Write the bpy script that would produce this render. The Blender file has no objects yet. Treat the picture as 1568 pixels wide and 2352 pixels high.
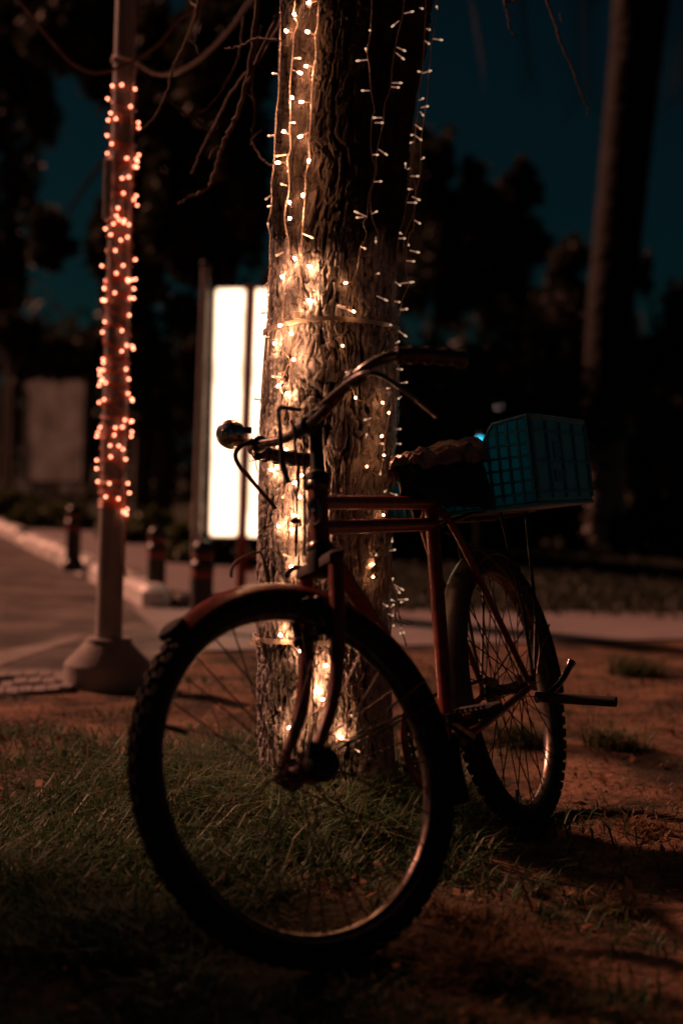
import bpy, math, random
import numpy as np
from mathutils import Matrix, Vector

# ------------------------------------------------------------------ camera, sky, light
scene = bpy.context.scene
COL = scene.collection
FPX = 2352 * 50.0 / 36.0            # focal length in pixels of a 1568 x 2352 frame
CAM_H, PITCH, ROLL = 0.85, math.radians(1.65), math.radians(1.65)
cam_data = bpy.data.cameras.new('camera')
cam_data.sensor_fit = 'VERTICAL'
cam_data.sensor_height = 36.0
cam_data.sensor_width = 24.0
cam_data.lens = 50.0
cam_data.clip_start = 0.05
cam_data.clip_end = 2000.0
cam_data.dof.use_dof = True
cam_data.dof.focus_distance = 3.32
cam_data.dof.aperture_fstop = 1.6
cam = bpy.data.objects.new('camera', cam_data)
COL.objects.link(cam)
CAM_R = Matrix.Rotation(math.pi / 2 - PITCH, 3, 'X') @ Matrix.Rotation(ROLL, 3, 'Z')
cam.matrix_world = Matrix.Translation((0, 0, CAM_H)) @ CAM_R.to_4x4()
scene.camera = cam

SUN_FROM = Vector((-0.82, 0.57, 0.0)).normalized()     # street light comes from behind left
SUN_EL = math.radians(33)
world = bpy.data.worlds.new('World')
scene.world = world
world.use_nodes = True
wn, wl = world.node_tree.nodes, world.node_tree.links
wn.clear()
sky = wn.new('ShaderNodeTexSky')
sky.sky_type = 'NISHITA'
sky.sun_disc = False
sky.sun_elevation = SUN_EL
sky.sun_rotation = math.atan2(SUN_FROM.x, SUN_FROM.y)
tint = wn.new('ShaderNodeMix')
tint.data_type = 'RGBA'
tint.blend_type = 'MULTIPLY'
tint.inputs[0].default_value = 1.0
tint.inputs[7].default_value = (0.16, 0.64, 0.64, 1)
bgn = wn.new('ShaderNodeBackground')
bgn.inputs['Strength'].default_value = 0.0027
wout = wn.new('ShaderNodeOutputWorld')
wl.new(sky.outputs[0], tint.inputs[6])
wl.new(tint.outputs[2], bgn.inputs['Color'])
wl.new(bgn.outputs[0], wout.inputs['Surface'])

sun_data = bpy.data.lights.new('sun', 'SUN')
sun_data.energy = 3.6
sun_data.angle = math.radians(4.0)
sun_data.color = (1.0, 0.40, 0.25)
sun = bpy.data.objects.new('sun', sun_data)
COL.objects.link(sun)
sun_dir = -(SUN_FROM * math.cos(SUN_EL) + Vector((0, 0, math.sin(SUN_EL))))
sun.rotation_euler = sun_dir.to_track_quat('-Z', 'Y').to_euler()

vs = scene.view_settings
vs.view_transform = 'Standard'
vs.look = 'None'
vs.exposure = 0.0
vs.gamma = 1.0
vs.use_curve_mapping = False
scene.cycles.use_denoising = True
scene.cycles.sample_clamp_indirect = 4.0
scene.cycles.max_bounces = 6
scene.cycles.transparent_max_bounces = 6

# ------------------------------------------------------------------ helpers
rng = np.random.default_rng(7)
random.seed(7)

def ray(px, py):
    return CAM_R @ Vector(((px - 784) / FPX, -(py - 1176) / FPX, -1.0))

def at(px, py, D):
    """world point seen at (px, py) at depth D (metres along +Y)"""
    r = ray(px, py)
    return Vector((0, 0, CAM_H)) + r * (D / r.y)

def gnd(px, py, z=0.0):
    r = ray(px, py)
    return Vector((0, 0, CAM_H)) + r * ((z - CAM_H) / r.z)

def proj(p):
    v = CAM_R.transposed() @ (Vector(p) - Vector((0, 0, CAM_H)))
    return (784 + FPX * v.x / -v.z, 1176 - FPX * v.y / -v.z)

def z1(x, y): return (x * .3662, y * .3662)                  # crops the layout was read from
def z2(x, y): return (516.7 + x * .3662, y * .3662)
def z5(x, y): return (459.3 + x * .3662, 688.9 + y * .3662)
def z7(x, y): return (287.0 + x * .3662, 1205.6 + y * .3662)
def z9(x, y): return (746.3 + x * .1831, 1148.2 + y * .1831)

def frame_of(d):
    d = Vector(d).normalized()
    u = d.orthogonal().normalized() if abs(d.z) > .95 else d.cross(Vector((0, 0, 1))).normalized()
    return d, u, d.cross(u).normalized()

def smooth_path(pts, n=6):
    """Catmull-Rom through the points"""
    P = [Vector(p) for p in pts]
    if len(P) < 3: return P
    P = [2 * P[0] - P[1]] + P + [2 * P[-1] - P[-2]]
    out = []
    for i in range(1, len(P) - 2):
        a, b, c, d = P[i - 1:i + 3]
        for k in range(n):
            t = k / n
            out.append(.5 * ((2 * b) + (c - a) * t + (2 * a - 5 * b + 4 * c - d) * t * t + (3 * b - a - 3 * c + d) * t ** 3))
    out.append(P[-2])
    return out

class MB:
    """collects shapes for ONE mesh object"""
    def __init__(s): s.v, s.f, s.m = [], [], []
    def add(s, v, f, mi=0):
        o = len(s.v)
        s.v += [tuple(p) for p in v]
        s.f += [tuple(i + o for i in q) for q in f]
        s.m += [mi] * len(f)
        return s
    def tube(s, pts, r, n=10, cap=True, mi=0, closed=False, squash=None):
        P = [Vector(p) for p in pts]
        m = len(P)
        R = r if hasattr(r, '__len__') else [r] * m
        v, f = [], []
        up = None
        for i, p in enumerate(P):
            if closed: t = P[(i + 1) % m] - P[i - 1]
            else: t = P[min(i + 1, m - 1)] - P[max(i - 1, 0)]
            t.normalize()
            if up is None: _, u, w = frame_of(t)
            else:
                u = up - t * up.dot(t)
                if u.length < 1e-6: _, u, w = frame_of(t)
                u.normalize(); w = t.cross(u)
            up = u
            for k in range(n):
                a = 2 * math.pi * k / n
                v.append(p + u * (math.cos(a) * R[i]) + w * (math.sin(a) * R[i]))
        for i in range(m if closed else m - 1):
            j = (i + 1) % m
            for k in range(n):
                l = (k + 1) % n
                f.append((i * n + k, i * n + l, j * n + l, j * n + k))
        if cap and not closed:
            f.append(tuple(range(n - 1, -1, -1)))
            f.append(tuple((m - 1) * n + k for k in range(n)))
        return s.add(v, f, mi)
    def lathe(s, prof, o, d, n=24, mi=0, cap=True):
        """prof: (radius, height along d) pairs"""
        d, u, w = frame_of(d); o = Vector(o)
        v, f = [], []
        for (r, h) in prof:
            for k in range(n):
                a = 2 * math.pi * k / n
                v.append(o + d * h + u * (r * math.cos(a)) + w * (r * math.sin(a)))
        for i in range(len(prof) - 1):
            for k in range(n):
                l = (k + 1) % n
                f.append((i * n + k, i * n + l, (i + 1) * n + l, (i + 1) * n + k))
        if cap:
            f.append(tuple(range(n - 1, -1, -1)))
            f.append(tuple((len(prof) - 1) * n + k for k in range(n)))
        return s.add(v, f, mi)
    def box(s, c, ex, ey, ez, bev=0.0, mi=0):
        """box from centre and three half-extent vectors"""
        c, ex, ey, ez = map(Vector, (c, ex, ey, ez))
        if bev <= 0:
            v = [c + ex * a + ey * b + ez * e for e in (-1, 1) for b in (-1, 1) for a in (-1, 1)]
            f = [(0, 2, 3, 1), (4, 5, 7, 6), (0, 1, 5, 4), (2, 6, 7, 3), (0, 4, 6, 2), (1, 3, 7, 5)]
            return s.add(v, f, mi)
        lx, ly, lz = ex.length, ey.length, ez.length
        bx, by, bz = (min(bev / l, .49) for l in (lx, ly, lz))
        v, f = [], []
        ring = [(-1 + bx, -1), (1 - bx, -1), (1, -1 + by), (1, 1 - by), (1 - bx, 1), (-1 + bx, 1), (-1, 1 - by), (-1, -1 + by)]
        for zz, sc in ((-1, 1), (-1 + bz, 0), (1 - bz, 0), (1, 1)):
            for (a, b) in ring:
                if sc: a *= (1 - bx); b *= (1 - by)
                v.append(c + ex * a + ey * b + ez * zz)
        for i in range(3):
            for k in range(8):
                l = (k + 1) % 8
                f.append((i * 8 + k, i * 8 + l, (i + 1) * 8 + l, (i + 1) * 8 + k))
        f.append(tuple(range(7, -1, -1))); f.append(tuple(24 + k for k in range(8)))
        return s.add(v, f, mi)
    def prism(s, poly, d, mi=0):
        """flat polygon (3-D points) pushed along d"""
        P = [Vector(p) for p in poly]; n = len(P); d = Vector(d)
        v = P + [p + d for p in P]
        f = [tuple(range(n - 1, -1, -1)), tuple(range(n, 2 * n))]
        f += [(k, (k + 1) % n, n + (k + 1) % n, n + k) for k in range(n)]
        return s.add(v, f, mi)
    def ball(s, c, r, n=12, m=8, mi=0, sc=(1, 1, 1)):
        c = Vector(c); v, f = [], []
        for i in range(1, m):
            t = math.pi * i / m
            for k in range(n):
                a = 2 * math.pi * k / n
                v.append(c + Vector((r * sc[0] * math.sin(t) * math.cos(a), r * sc[1] * math.sin(t) * math.sin(a), r * sc[2] * math.cos(t))))
        top, bot = len(v), len(v) + 1
        v += [c + Vector((0, 0, r * sc[2])), c - Vector((0, 0, r * sc[2]))]
        for i in range(m - 2):
            for k in range(n):
                l = (k + 1) % n
                f.append((i * n + k, (i + 1) * n + k, (i + 1) * n + l, i * n + l))
        for k in range(n):
            l = (k + 1) % n
            f.append((top, k, l)); f.append((bot, (m - 2) * n + l, (m - 2) * n + k))
        return s.add(v, f, mi)
    def mesh(s, name, mats, xf=None, sharp=38):
        me = bpy.data.meshes.new(name)
        v = s.v if xf is None else [tuple(xf @ Vector(p)) for p in s.v]
        me.from_pydata(v, [], s.f)
        for mt in (mats if isinstance(mats, (list, tuple)) else [mats]): me.materials.append(mt)
        if any(s.m): me.polygons.foreach_set('material_index', s.m)
        me.polygons.foreach_set('use_smooth', [True] * len(s.f))
        me.set_sharp_from_angle(angle=math.radians(sharp))
        me.update()
        return me
    def build(s, name, mats, parent=None, xf=None, sharp=38):
        return link(name, s.mesh(name, mats, xf, sharp), parent)

BASE = {}                                      # world location of each root, to undo on its children
def link(name, me, parent=None):
    o = bpy.data.objects.new(name, me)
    COL.objects.link(o)
    if parent is not None:
        o.parent = parent
        o.matrix_parent_inverse = BASE.get(parent.name, Matrix())
        BASE[o.name] = Matrix()
    return o

def tag(o, label=None, cat=None, group=None, kind=None):
    if label: o['label'] = label
    if cat: o['category'] = cat
    if group: o['group'] = group
    if kind: o['kind'] = kind
    return o

def thing(name, loc, label, cat, group=None):
    o = bpy.data.objects.new(name, None)
    o.empty_display_size = .1
    COL.objects.link(o)
    o.location = loc
    BASE[o.name] = Matrix.Translation(-Vector(loc))
    return tag(o, label, cat, group)

def np_mesh(name, V, F, mat, attr=None, smooth=True):
    """fast mesh from arrays; F is (n, 3) or (n, 4)"""
    me = bpy.data.meshes.new(name)
    V = np.asarray(V, np.float32); F = np.asarray(F, np.int32)
    k = F.shape[1]
    me.vertices.add(len(V)); me.vertices.foreach_set('co', V.ravel())
    me.loops.add(F.size); me.loops.foreach_set('vertex_index', F.ravel())
    me.polygons.add(len(F))
    me.polygons.foreach_set('loop_start', np.arange(0, F.size, k, dtype=np.int32))
    me.polygons.foreach_set('loop_total', np.full(len(F), k, np.int32))
    me.polygons.foreach_set('use_smooth', np.full(len(F), smooth))
    me.materials.append(mat)
    if attr is not None:
        for nm, arr in attr.items():
            a = me.attributes.new(nm, 'FLOAT', 'POINT')
            a.data.foreach_set('value', np.asarray(arr, np.float32))
    me.update(calc_edges=True)
    return me

def vnoise(x, y, seed, wrapx=None):
    """value noise in 0..1, optionally periodic in x after wrapx cells"""
    r = np.random.default_rng(seed).random((257, 257))
    xi, yi = np.floor(x).astype(int), np.floor(y).astype(int)
    fx, fy = x - xi, y - yi
    fx, fy = fx * fx * (3 - 2 * fx), fy * fy * (3 - 2 * fy)
    w = wrapx or 256
    x0, x1_ = xi % w, (xi + 1) % w
    y0, y1_ = yi % 256, (yi + 1) % 256
    return (r[y0, x0] * (1 - fx) + r[y0, x1_] * fx) * (1 - fy) + (r[y1_, x0] * (1 - fx) + r[y1_, x1_] * fx) * fy

# ------------------------------------------------------------------ materials
def mat(name, col, rough=.6, metal=0.0, noise=None, bump=None, spec=.5, emit=None, trans=0.0, coat=0.0):
    """noise: (scale, second colour, contrast low, high); bump: (scale, strength, distance)"""
    m = bpy.data.materials.new(name); m.use_nodes = True
    n, l = m.node_tree.nodes, m.node_tree.links
    b = n['Principled BSDF']
    b.inputs['Base Color'].default_value = (*col, 1)
    b.inputs['Roughness'].default_value = rough
    b.inputs['Metallic'].default_value = metal
    b.inputs['Specular IOR Level'].default_value = spec
    b.inputs['Transmission Weight'].default_value = trans
    b.inputs['Coat Weight'].default_value = coat
    if emit:
        b.inputs['Emission Color'].default_value = (*emit[0], 1)
        b.inputs['Emission Strength'].default_value = emit[1]
    if noise or bump:
        tc = n.new('ShaderNodeTexCoord')
    if noise:
        t = n.new('ShaderNodeTexNoise'); t.inputs['Scale'].default_value = noise[0]; t.inputs['Detail'].default_value = 6
        t.inputs['Roughness'].default_value = .65
        l.new(tc.outputs['Object'], t.inputs['Vector'])
        r = n.new('ShaderNodeValToRGB')
        r.color_ramp.elements[0].position = noise[2]; r.color_ramp.elements[1].position = noise[3]
        r.color_ramp.elements[0].color = (*noise[1], 1); r.color_ramp.elements[1].color = (*col, 1)
        l.new(t.outputs['Fac'], r.inputs['Fac']); l.new(r.outputs['Color'], b.inputs['Base Color'])
    if bump:
        t2 = n.new('ShaderNodeTexNoise'); t2.inputs['Scale'].default_value = bump[0]; t2.inputs['Detail'].default_value = 5
        l.new(tc.outputs['Object'], t2.inputs['Vector'])
        bp = n.new('ShaderNodeBump'); bp.inputs['Strength'].default_value = bump[1]; bp.inputs['Distance'].default_value = bump[2]
        l.new(t2.outputs['Fac'], bp.inputs['Height']); l.new(bp.outputs['Normal'], b.inputs['Normal'])
    return m

M = {}
M['red_paint'] = mat('red_paint', (.20, .028, .020), .34, 0, (38, (.10, .024, .018), .38, .56), (160, .25, .001), coat=.25)
M['crown_steel'] = mat('crown_steel', (.020, .010, .008), .75, 0, (60, (.012, .010, .010), .3, .6), spec=.2)
M['black_steel'] = mat('black_steel', (.012, .013, .014), .42, 0, (60, (.035, .02, .014), .3, .5), (220, .2, .001))
M['black_rubber'] = mat('black_rubber', (.014, .014, .014), .82, 0, (25, (.03, .024, .018), .35, .7), (300, .3, .001))
M['chrome'] = mat('chrome', (.20, .17, .155), .34, 1.0, (45, (.10, .06, .045), .40, .58), (180, .12, .0006))
M['dark_chrome'] = mat('dark_chrome', (.22, .21, .20), .25, 1.0, (70, (.07, .045, .03), .38, .6))
M['rust_steel'] = mat('rust_steel', (.13, .075, .045), .5, .6, (80, (.05, .028, .018), .35, .6), (240, .3, .001))
M['grip'] = mat('grip_plastic', (.05, .04, .036), .22, 0, None, (120, .15, .001))
M['bag'] = mat('saddle_plastic', (.34, .22, .15), .20, 0, (30, (.12, .075, .05), .4, .62), (55, .8, .008), spec=.8)
M['vinyl'] = mat('black_vinyl', (.010, .010, .010), .55, 0, None, (90, .4, .003))
M['crate'] = mat('crate_plastic', (.04, .30, .44), .42, 0, (9, (.03, .20, .31), .35, .7), trans=0.0)
M['grey_fender'] = mat('fender_grey', (.10, .085, .075), .42, .1, (20, (.055, .045, .04), .35, .65), (200, .15, .001))
M['zip'] = mat('nylon_tie', (.62, .52, .42), .38, 0, (40, (.5, .38, .28), .3, .6))
M['wire'] = mat('clear_wire', (.60, .46, .38), .25, .1, None, None, spec=.9)
M['clear'] = mat('clear_plastic', (.80, .58, .46), .15, 0, None, None, spec=.9, trans=.25)
M['stem_glow'] = mat('stem_fill_glow', (.80, .58, .46), .15, 0, spec=.9, emit=((1.0, .50, .34), .16))  # faint glow stands in for light falling on the unlit stems
M['lit'] = mat('lit_bulb', (1, .7, .4), .3, 0, emit=((1.0, .43, .215), 330))
M['amber'] = mat('amber_bulb', (1, .6, .3), .3, 0, emit=((1.0, .40, .16), 24))
M['dim'] = mat('dim_bulb', (1, .8, .6), .15, 0, spec=1.0, emit=((1.0, .62, .38), .45))
M['red_wire'] = mat('copper_wire', (.85, .16, .06), .45, 0)
M['red_lit'] = mat('lit_copper_bulb', (1, .5, .3), .3, 0, emit=((1.0, .27, .15), 11))
M['pole'] = mat('painted_pole', (.34, .30, .28), .45, .05, (6, (.24, .21, .20), .3, .7), (90, .15, .001))
M['concrete'] = mat('concrete', (.36, .33, .31), .85, 0, (7, (.20, .18, .17), .3, .7), (60, .5, .006))
M['kerb'] = mat('kerb_stone', (.88, .86, .84), .38, 0, (5, (.62, .58, .54), .3, .65), (50, .15, .002), spec=1.0)
M['path'] = mat('path_paving', (.30, .26, .26), .7, 0, (2.2, (.20, .17, .17), .3, .7), (60, .4, .004))
M['asphalt'] = mat('asphalt', (.20, .165, .15), .55, 0, (2.4, (.05, .04, .036), .40, .62), (140, .6, .006))
M['white_line'] = mat('worn_paint', (.34, .30, .28), .6, 0, (6, (.2, .17, .155), .35, .6))
M['bollard'] = mat('bollard_iron', (.018, .018, .018), .42, .2, (14, (.03, .026, .022), .3, .7))
M['bollard_red'] = mat('bollard_band', (.30, .05, .025), .4)
M['bollard_white'] = mat('bollard_white', (.75, .7, .65), .3)
M['sign_red'] = mat('sign_post_red', (.30, .035, .02), .45, 0, (12, (.2, .03, .02), .3, .7))
M['sign_dark'] = mat('sign_frame', (.03, .02, .018), .5)
def panel_mat():
    """backlit acrylic: full strength in the middle, weaker towards the frame ('inner' is 0 at the rim)"""
    m = mat('lit_panel', (.9, .85, .8), .4)
    n, l = m.node_tree.nodes, m.node_tree.links
    b = n['Principled BSDF']; b.inputs['Emission Color'].default_value = (1.0, .66, .42, 1)
    a = n.new('ShaderNodeAttribute'); a.attribute_name = 'inner'
    tc = n.new('ShaderNodeTexCoord'); t = n.new('ShaderNodeTexNoise'); t.inputs['Scale'].default_value = 3.0
    l.new(tc.outputs['Object'], t.inputs['Vector'])
    mr = n.new('ShaderNodeMapRange'); mr.inputs[3].default_value = 1.1; mr.inputs[4].default_value = 5.0
    l.new(a.outputs['Fac'], mr.inputs[0])
    mu = n.new('ShaderNodeMath'); mu.operation = 'MULTIPLY'; l.new(mr.outputs[0], mu.inputs[0])
    m2 = n.new('ShaderNodeMapRange'); m2.inputs[1].default_value = .3; m2.inputs[2].default_value = .55; m2.inputs[3].default_value = .45
    l.new(t.outputs['Fac'], m2.inputs[0]); l.new(m2.outputs[0], mu.inputs[1]); l.new(mu.outputs[0], b.inputs['Emission Strength'])
    return m
M['sign_lit'] = panel_mat()
M['board'] = mat('board_sheet', (.36, .35, .35), .5, 0, (2.6, (.16, .155, .155), .40, .62))
M['galv'] = mat('galvanised', (.55, .50, .47), .35, .3, (30, (.3, .25, .22), .3, .7))
M['cable'] = mat('white_cable', (.80, .72, .68), .45, 0, (20, (.6, .5, .46), .3, .7))
M['brown_cable'] = mat('brown_cable', (.34, .17, .11), .6, 0, (30, (.1, .05, .03), .3, .7))
M['twig'] = mat('twig_bark', (.16, .085, .055), .8, 0, (40, (.07, .042, .028), .3, .7), (150, .4, .002))
M['globe_warm'] = mat('lamp_globe', (1, .8, .5), .4, 0, emit=((1.0, .60, .20), 2.2))
M['globe_white'] = mat('lamp_globe_white', (1, .95, .9), .4, 0, emit=((.85, .72, .72), 0.9))
M['globe_cyan'] = mat('lamp_globe_cyan', (.2, .9, 1), .4, 0, emit=((.01, .55, .85), 3.0))

def leaf_mat(name, c1, c2, rough=.6, transl=.25):
    """leaf or blade colour varied by the per-vertex number 'tone'"""
    m = bpy.data.materials.new(name); m.use_nodes = True
    n, l = m.node_tree.nodes, m.node_tree.links
    b = n['Principled BSDF']; b.inputs['Roughness'].default_value = rough
    b.inputs['Specular IOR Level'].default_value = .3
    a = n.new('ShaderNodeAttribute'); a.attribute_name = 'tone'
    r = n.new('ShaderNodeValToRGB')
    r.color_ramp.elements[0].color = (*c1, 1); r.color_ramp.elements[1].color = (*c2, 1)
    l.new(a.outputs['Fac'], r.inputs['Fac']); l.new(r.outputs['Color'], b.inputs['Base Color'])
    t = n.new('ShaderNodeBsdfTranslucent'); l.new(r.outputs['Color'], t.inputs['Color'])
    mx = n.new('ShaderNodeMixShader'); mx.inputs[0].default_value = transl
    l.new(b.outputs[0], mx.inputs[1]); l.new(t.outputs[0], mx.inputs[2])
    l.new(mx.outputs[0], n['Material Output'].inputs['Surface'])
    return m
M['grass'] = leaf_mat('grass_blade', (.036, .112, .046), (.22, .155, .085), .55, .3)
M['dry'] = leaf_mat('dry_grass', (.12, .07, .035), (.30, .17, .09), .7, .2)
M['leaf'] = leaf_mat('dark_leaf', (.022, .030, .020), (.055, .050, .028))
M['shrub'] = leaf_mat('shrub_leaf', (.05, .085, .022), (.12, .13, .045))
M['litter'] = leaf_mat('fallen_leaf', (.16, .07, .035), (.36, .17, .09), .8, .1)

def ground_mat():
    m = bpy.data.materials.new('soil'); m.use_nodes = True
    n, l = m.node_tree.nodes, m.node_tree.links
    b = n['Principled BSDF']; b.inputs['Roughness'].default_value = .92; b.inputs['Specular IOR Level'].default_value = .2
    tc = n.new('ShaderNodeTexCoord')
    t = n.new('ShaderNodeTexNoise'); t.inputs['Scale'].default_value = 3.6; t.inputs['Detail'].default_value = 9; t.inputs['Roughness'].default_value = .7
    l.new(tc.outputs['Object'], t.inputs['Vector'])
    r = n.new('ShaderNodeValToRGB')
    e = r.color_ramp.elements
    e[0].position, e[0].color = .40, (.034, .028, .018, 1)
    e[1].position, e[1].color = .62, (.27, .15, .095, 1)
    k = e.new(.5); k.color = (.15, .085, .055, 1)
    l.new(t.outputs['Fac'], r.inputs['Fac'])
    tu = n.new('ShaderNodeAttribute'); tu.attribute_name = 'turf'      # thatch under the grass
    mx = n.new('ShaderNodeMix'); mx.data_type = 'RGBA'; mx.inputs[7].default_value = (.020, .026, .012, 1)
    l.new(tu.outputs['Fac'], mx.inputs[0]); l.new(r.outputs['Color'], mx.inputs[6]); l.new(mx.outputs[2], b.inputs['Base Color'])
    t2 = n.new('ShaderNodeTexNoise'); t2.inputs['Scale'].default_value = 55; t2.inputs['Detail'].default_value = 6
    l.new(tc.outputs['Object'], t2.inputs['Vector'])
    bp = n.new('ShaderNodeBump'); bp.inputs['Strength'].default_value = .7; bp.inputs['Distance'].default_value = .015
    l.new(t2.outputs['Fac'], bp.inputs['Height']); l.new(bp.outputs['Normal'], b.inputs['Normal'])
    return m
M['soil'] = ground_mat()

def bark_mat(name, lime_to, rawc=((.010, .007, .005), (.060, .040, .029))):
    """furrowed bark; limewash up to about lime_to metres, rubbed off in the fissures ('relief' is 0 in them)"""
    m = bpy.data.materials.new(name); m.use_nodes = True
    n, l = m.node_tree.nodes, m.node_tree.links
    b = n['Principled BSDF']; b.inputs['Roughness'].default_value = .85; b.inputs['Specular IOR Level'].default_value = .25
    tc = n.new('ShaderNodeTexCoord')
    mp = n.new('ShaderNodeMapping'); mp.inputs['Scale'].default_value = (1, 1, .35)
    l.new(tc.outputs['Object'], mp.inputs['Vector'])
    def noise(s, d=6):
        t = n.new('ShaderNodeTexNoise'); t.inputs['Scale'].default_value = s; t.inputs['Detail'].default_value = d
        t.inputs['Roughness'].default_value = .7
        l.new(mp.outputs[0], t.inputs['Vector']); return t
    def ramp(src, p0, c0, p1, c1):
        r = n.new('ShaderNodeValToRGB'); e = r.color_ramp.elements
        e[0].position, e[0].color, e[1].position, e[1].color = p0, (*c0, 1), p1, (*c1, 1)
        l.new(src, r.inputs['Fac']); return r
    raw = ramp(noise(90, 9).outputs['Fac'], .34, rawc[0], .68, rawc[1])
    lime = ramp(noise(85, 9).outputs['Fac'], .34, (.22, .19, .175), .60, (.64, .585, .555))
    rel = n.new('ShaderNodeAttribute'); rel.attribute_name = 'relief'
    sep = n.new('ShaderNodeSeparateXYZ'); l.new(tc.outputs['Object'], sep.inputs[0])
    hn = n.new('ShaderNodeMath'); hn.operation = 'MULTIPLY_ADD'; hn.inputs[1].default_value = .55
    l.new(noise(7).outputs['Fac'], hn.inputs[0]); l.new(sep.outputs['Z'], hn.inputs[2])
    mr = n.new('ShaderNodeMapRange'); mr.inputs[1].default_value = lime_to + .275 + .05; mr.inputs[2].default_value = lime_to + .275 - .05
    l.new(hn.outputs[0], mr.inputs[0])
    cov = n.new('ShaderNodeMath'); cov.operation = 'MULTIPLY'
    rr = n.new('ShaderNodeMapRange'); rr.inputs[1].default_value = .22; rr.inputs[2].default_value = .58
    l.new(rel.outputs['Fac'], rr.inputs[0])
    l.new(mr.outputs[0], cov.inputs[0]); l.new(rr.outputs[0], cov.inputs[1])
    mx = n.new('ShaderNodeMix'); mx.data_type = 'RGBA'
    l.new(cov.outputs[0], mx.inputs[0]); l.new(raw.outputs[0], mx.inputs[6]); l.new(lime.outputs[0], mx.inputs[7])
    l.new(mx.outputs[2], b.inputs['Base Color'])
    bp = n.new('ShaderNodeBump'); bp.inputs['Strength'].default_value = .9; bp.inputs['Distance'].default_value = .005
    l.new(noise(150, 9).outputs['Fac'], bp.inputs['Height']); l.new(bp.outputs['Normal'], b.inputs['Normal'])
    return m
M['bark'] = bark_mat('limewashed_bark', 1.40)
M['palm_bark'] = bark_mat('palm_bark', 1.30, ((.005, .004, .004), (.016, .012, .010)))
M['dark_bark'] = mat('dark_bark', (.055, .04, .03), .9, 0, (18, (.03, .022, .016), .3, .7), (60, .6, .01))

# ------------------------------------------------------------------ ground, road, path, kerb
def hg(x, y):
    """gentle unevenness of the soil, numpy in, numpy out"""
    x, y = np.asarray(x, float), np.asarray(y, float)
    h = (vnoise(x * 2.1 + 40, y * 2.1 + 10, 3) - .5) * .035 + (vnoise(x * 6.5 + 9, y * 6.5 + 30, 4) - .5) * .016
    fade = np.clip((6.4 - y) / .8, 0, 1) * np.clip((x + 1.15) / .3, 0, 1)
    tuft = .030 * np.exp(-(((x + .03) / .45) ** 2 + ((y - 3.55) / .45) ** 2))
    return h * fade + tuft - .004 * (1 - fade)

gx = np.unique(np.concatenate([np.linspace(-2.2, 2.2, 150), np.linspace(-9, 9, 45), np.array([-600, -300, -120, -60, -30, -15, 15, 30, 60, 120, 300, 600.])]))
gy = np.unique(np.concatenate([np.linspace(1.0, 6.6, 190), np.linspace(6.6, 26, 40), np.array([-40, -15, -6, -3, -1, 0, .5, 32, 45, 70, 120, 250, 600, 1200.])]))
GX, GY = np.meshgrid(gx, gy)
GV = np.stack([GX.ravel(), GY.ravel(), hg(GX.ravel(), GY.ravel())], 1)
nx_, ny_ = len(gx), len(gy)
ii = (np.arange(ny_ - 1)[:, None] * nx_ + np.arange(nx_ - 1)[None, :]).ravel()
GF = np.stack([ii, ii + 1, ii + 1 + nx_, ii + nx_], 1)
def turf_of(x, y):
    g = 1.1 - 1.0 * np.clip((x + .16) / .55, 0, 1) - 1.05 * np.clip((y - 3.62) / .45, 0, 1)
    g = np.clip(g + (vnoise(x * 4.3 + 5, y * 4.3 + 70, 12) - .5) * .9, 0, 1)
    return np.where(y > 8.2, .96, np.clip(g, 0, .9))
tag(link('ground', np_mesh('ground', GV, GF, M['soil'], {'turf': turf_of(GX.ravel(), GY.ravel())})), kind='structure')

def slab(name, poly, top, mt, depth=.06):
    mb = MB().prism([(x, y, top - depth) for (x, y) in poly], (0, 0, depth))
    o = mb.build(name, mt)
    return tag(o, kind='structure')

# footpath crossing behind the tree
pa, pb, pc, pd = gnd(300, 1395), gnd(1700, 1412), gnd(1700, 1466), gnd(420, 1498)
def ext(a, b, s): return a + (b - a) * s
p_far2, p_near2 = ext(pa, pb, 3.0), ext(pd, pc, 3.0)
slab('footpath', [(pd.x, pd.y), (p_near2.x, p_near2.y), (p_far2.x, p_far2.y), (pa.x, pa.y)], .007, M['path'])
# road on the left, its far side held by the kerb
k0, k1 = gnd(0, 1219), gnd(365, 1398)
kd = (k0 - k1).normalized()
kn = Vector((kd.y, -kd.x, 0))
if kn.x < 0: kn = -kn                        # towards the pavement behind the kerb
kfar = k1 + kd * 26
e0, e1 = gnd(-500, 1640), gnd(160, 1588)
road_poly = [(k1.x, k1.y), (pa.x, pa.y), (pd.x, pd.y), (e1.x, e1.y), (e0.x, e0.y), (-14, 5.2), (-16, 24), (kfar.x, kfar.y)]
slab('road', road_poly, .003, M['asphalt'])
# pale worn strip along the road's near edge
s0, s1, s2_, s3 = gnd(-200, 1600), gnd(205, 1462), gnd(150, 1468), gnd(-200, 1540)
slab('road_marking', [(s0.x, s0.y), (s1.x, s1.y), (s2_.x, s2_.y), (s3.x, s3.y)], .0065, M['white_line'], .003)
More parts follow.
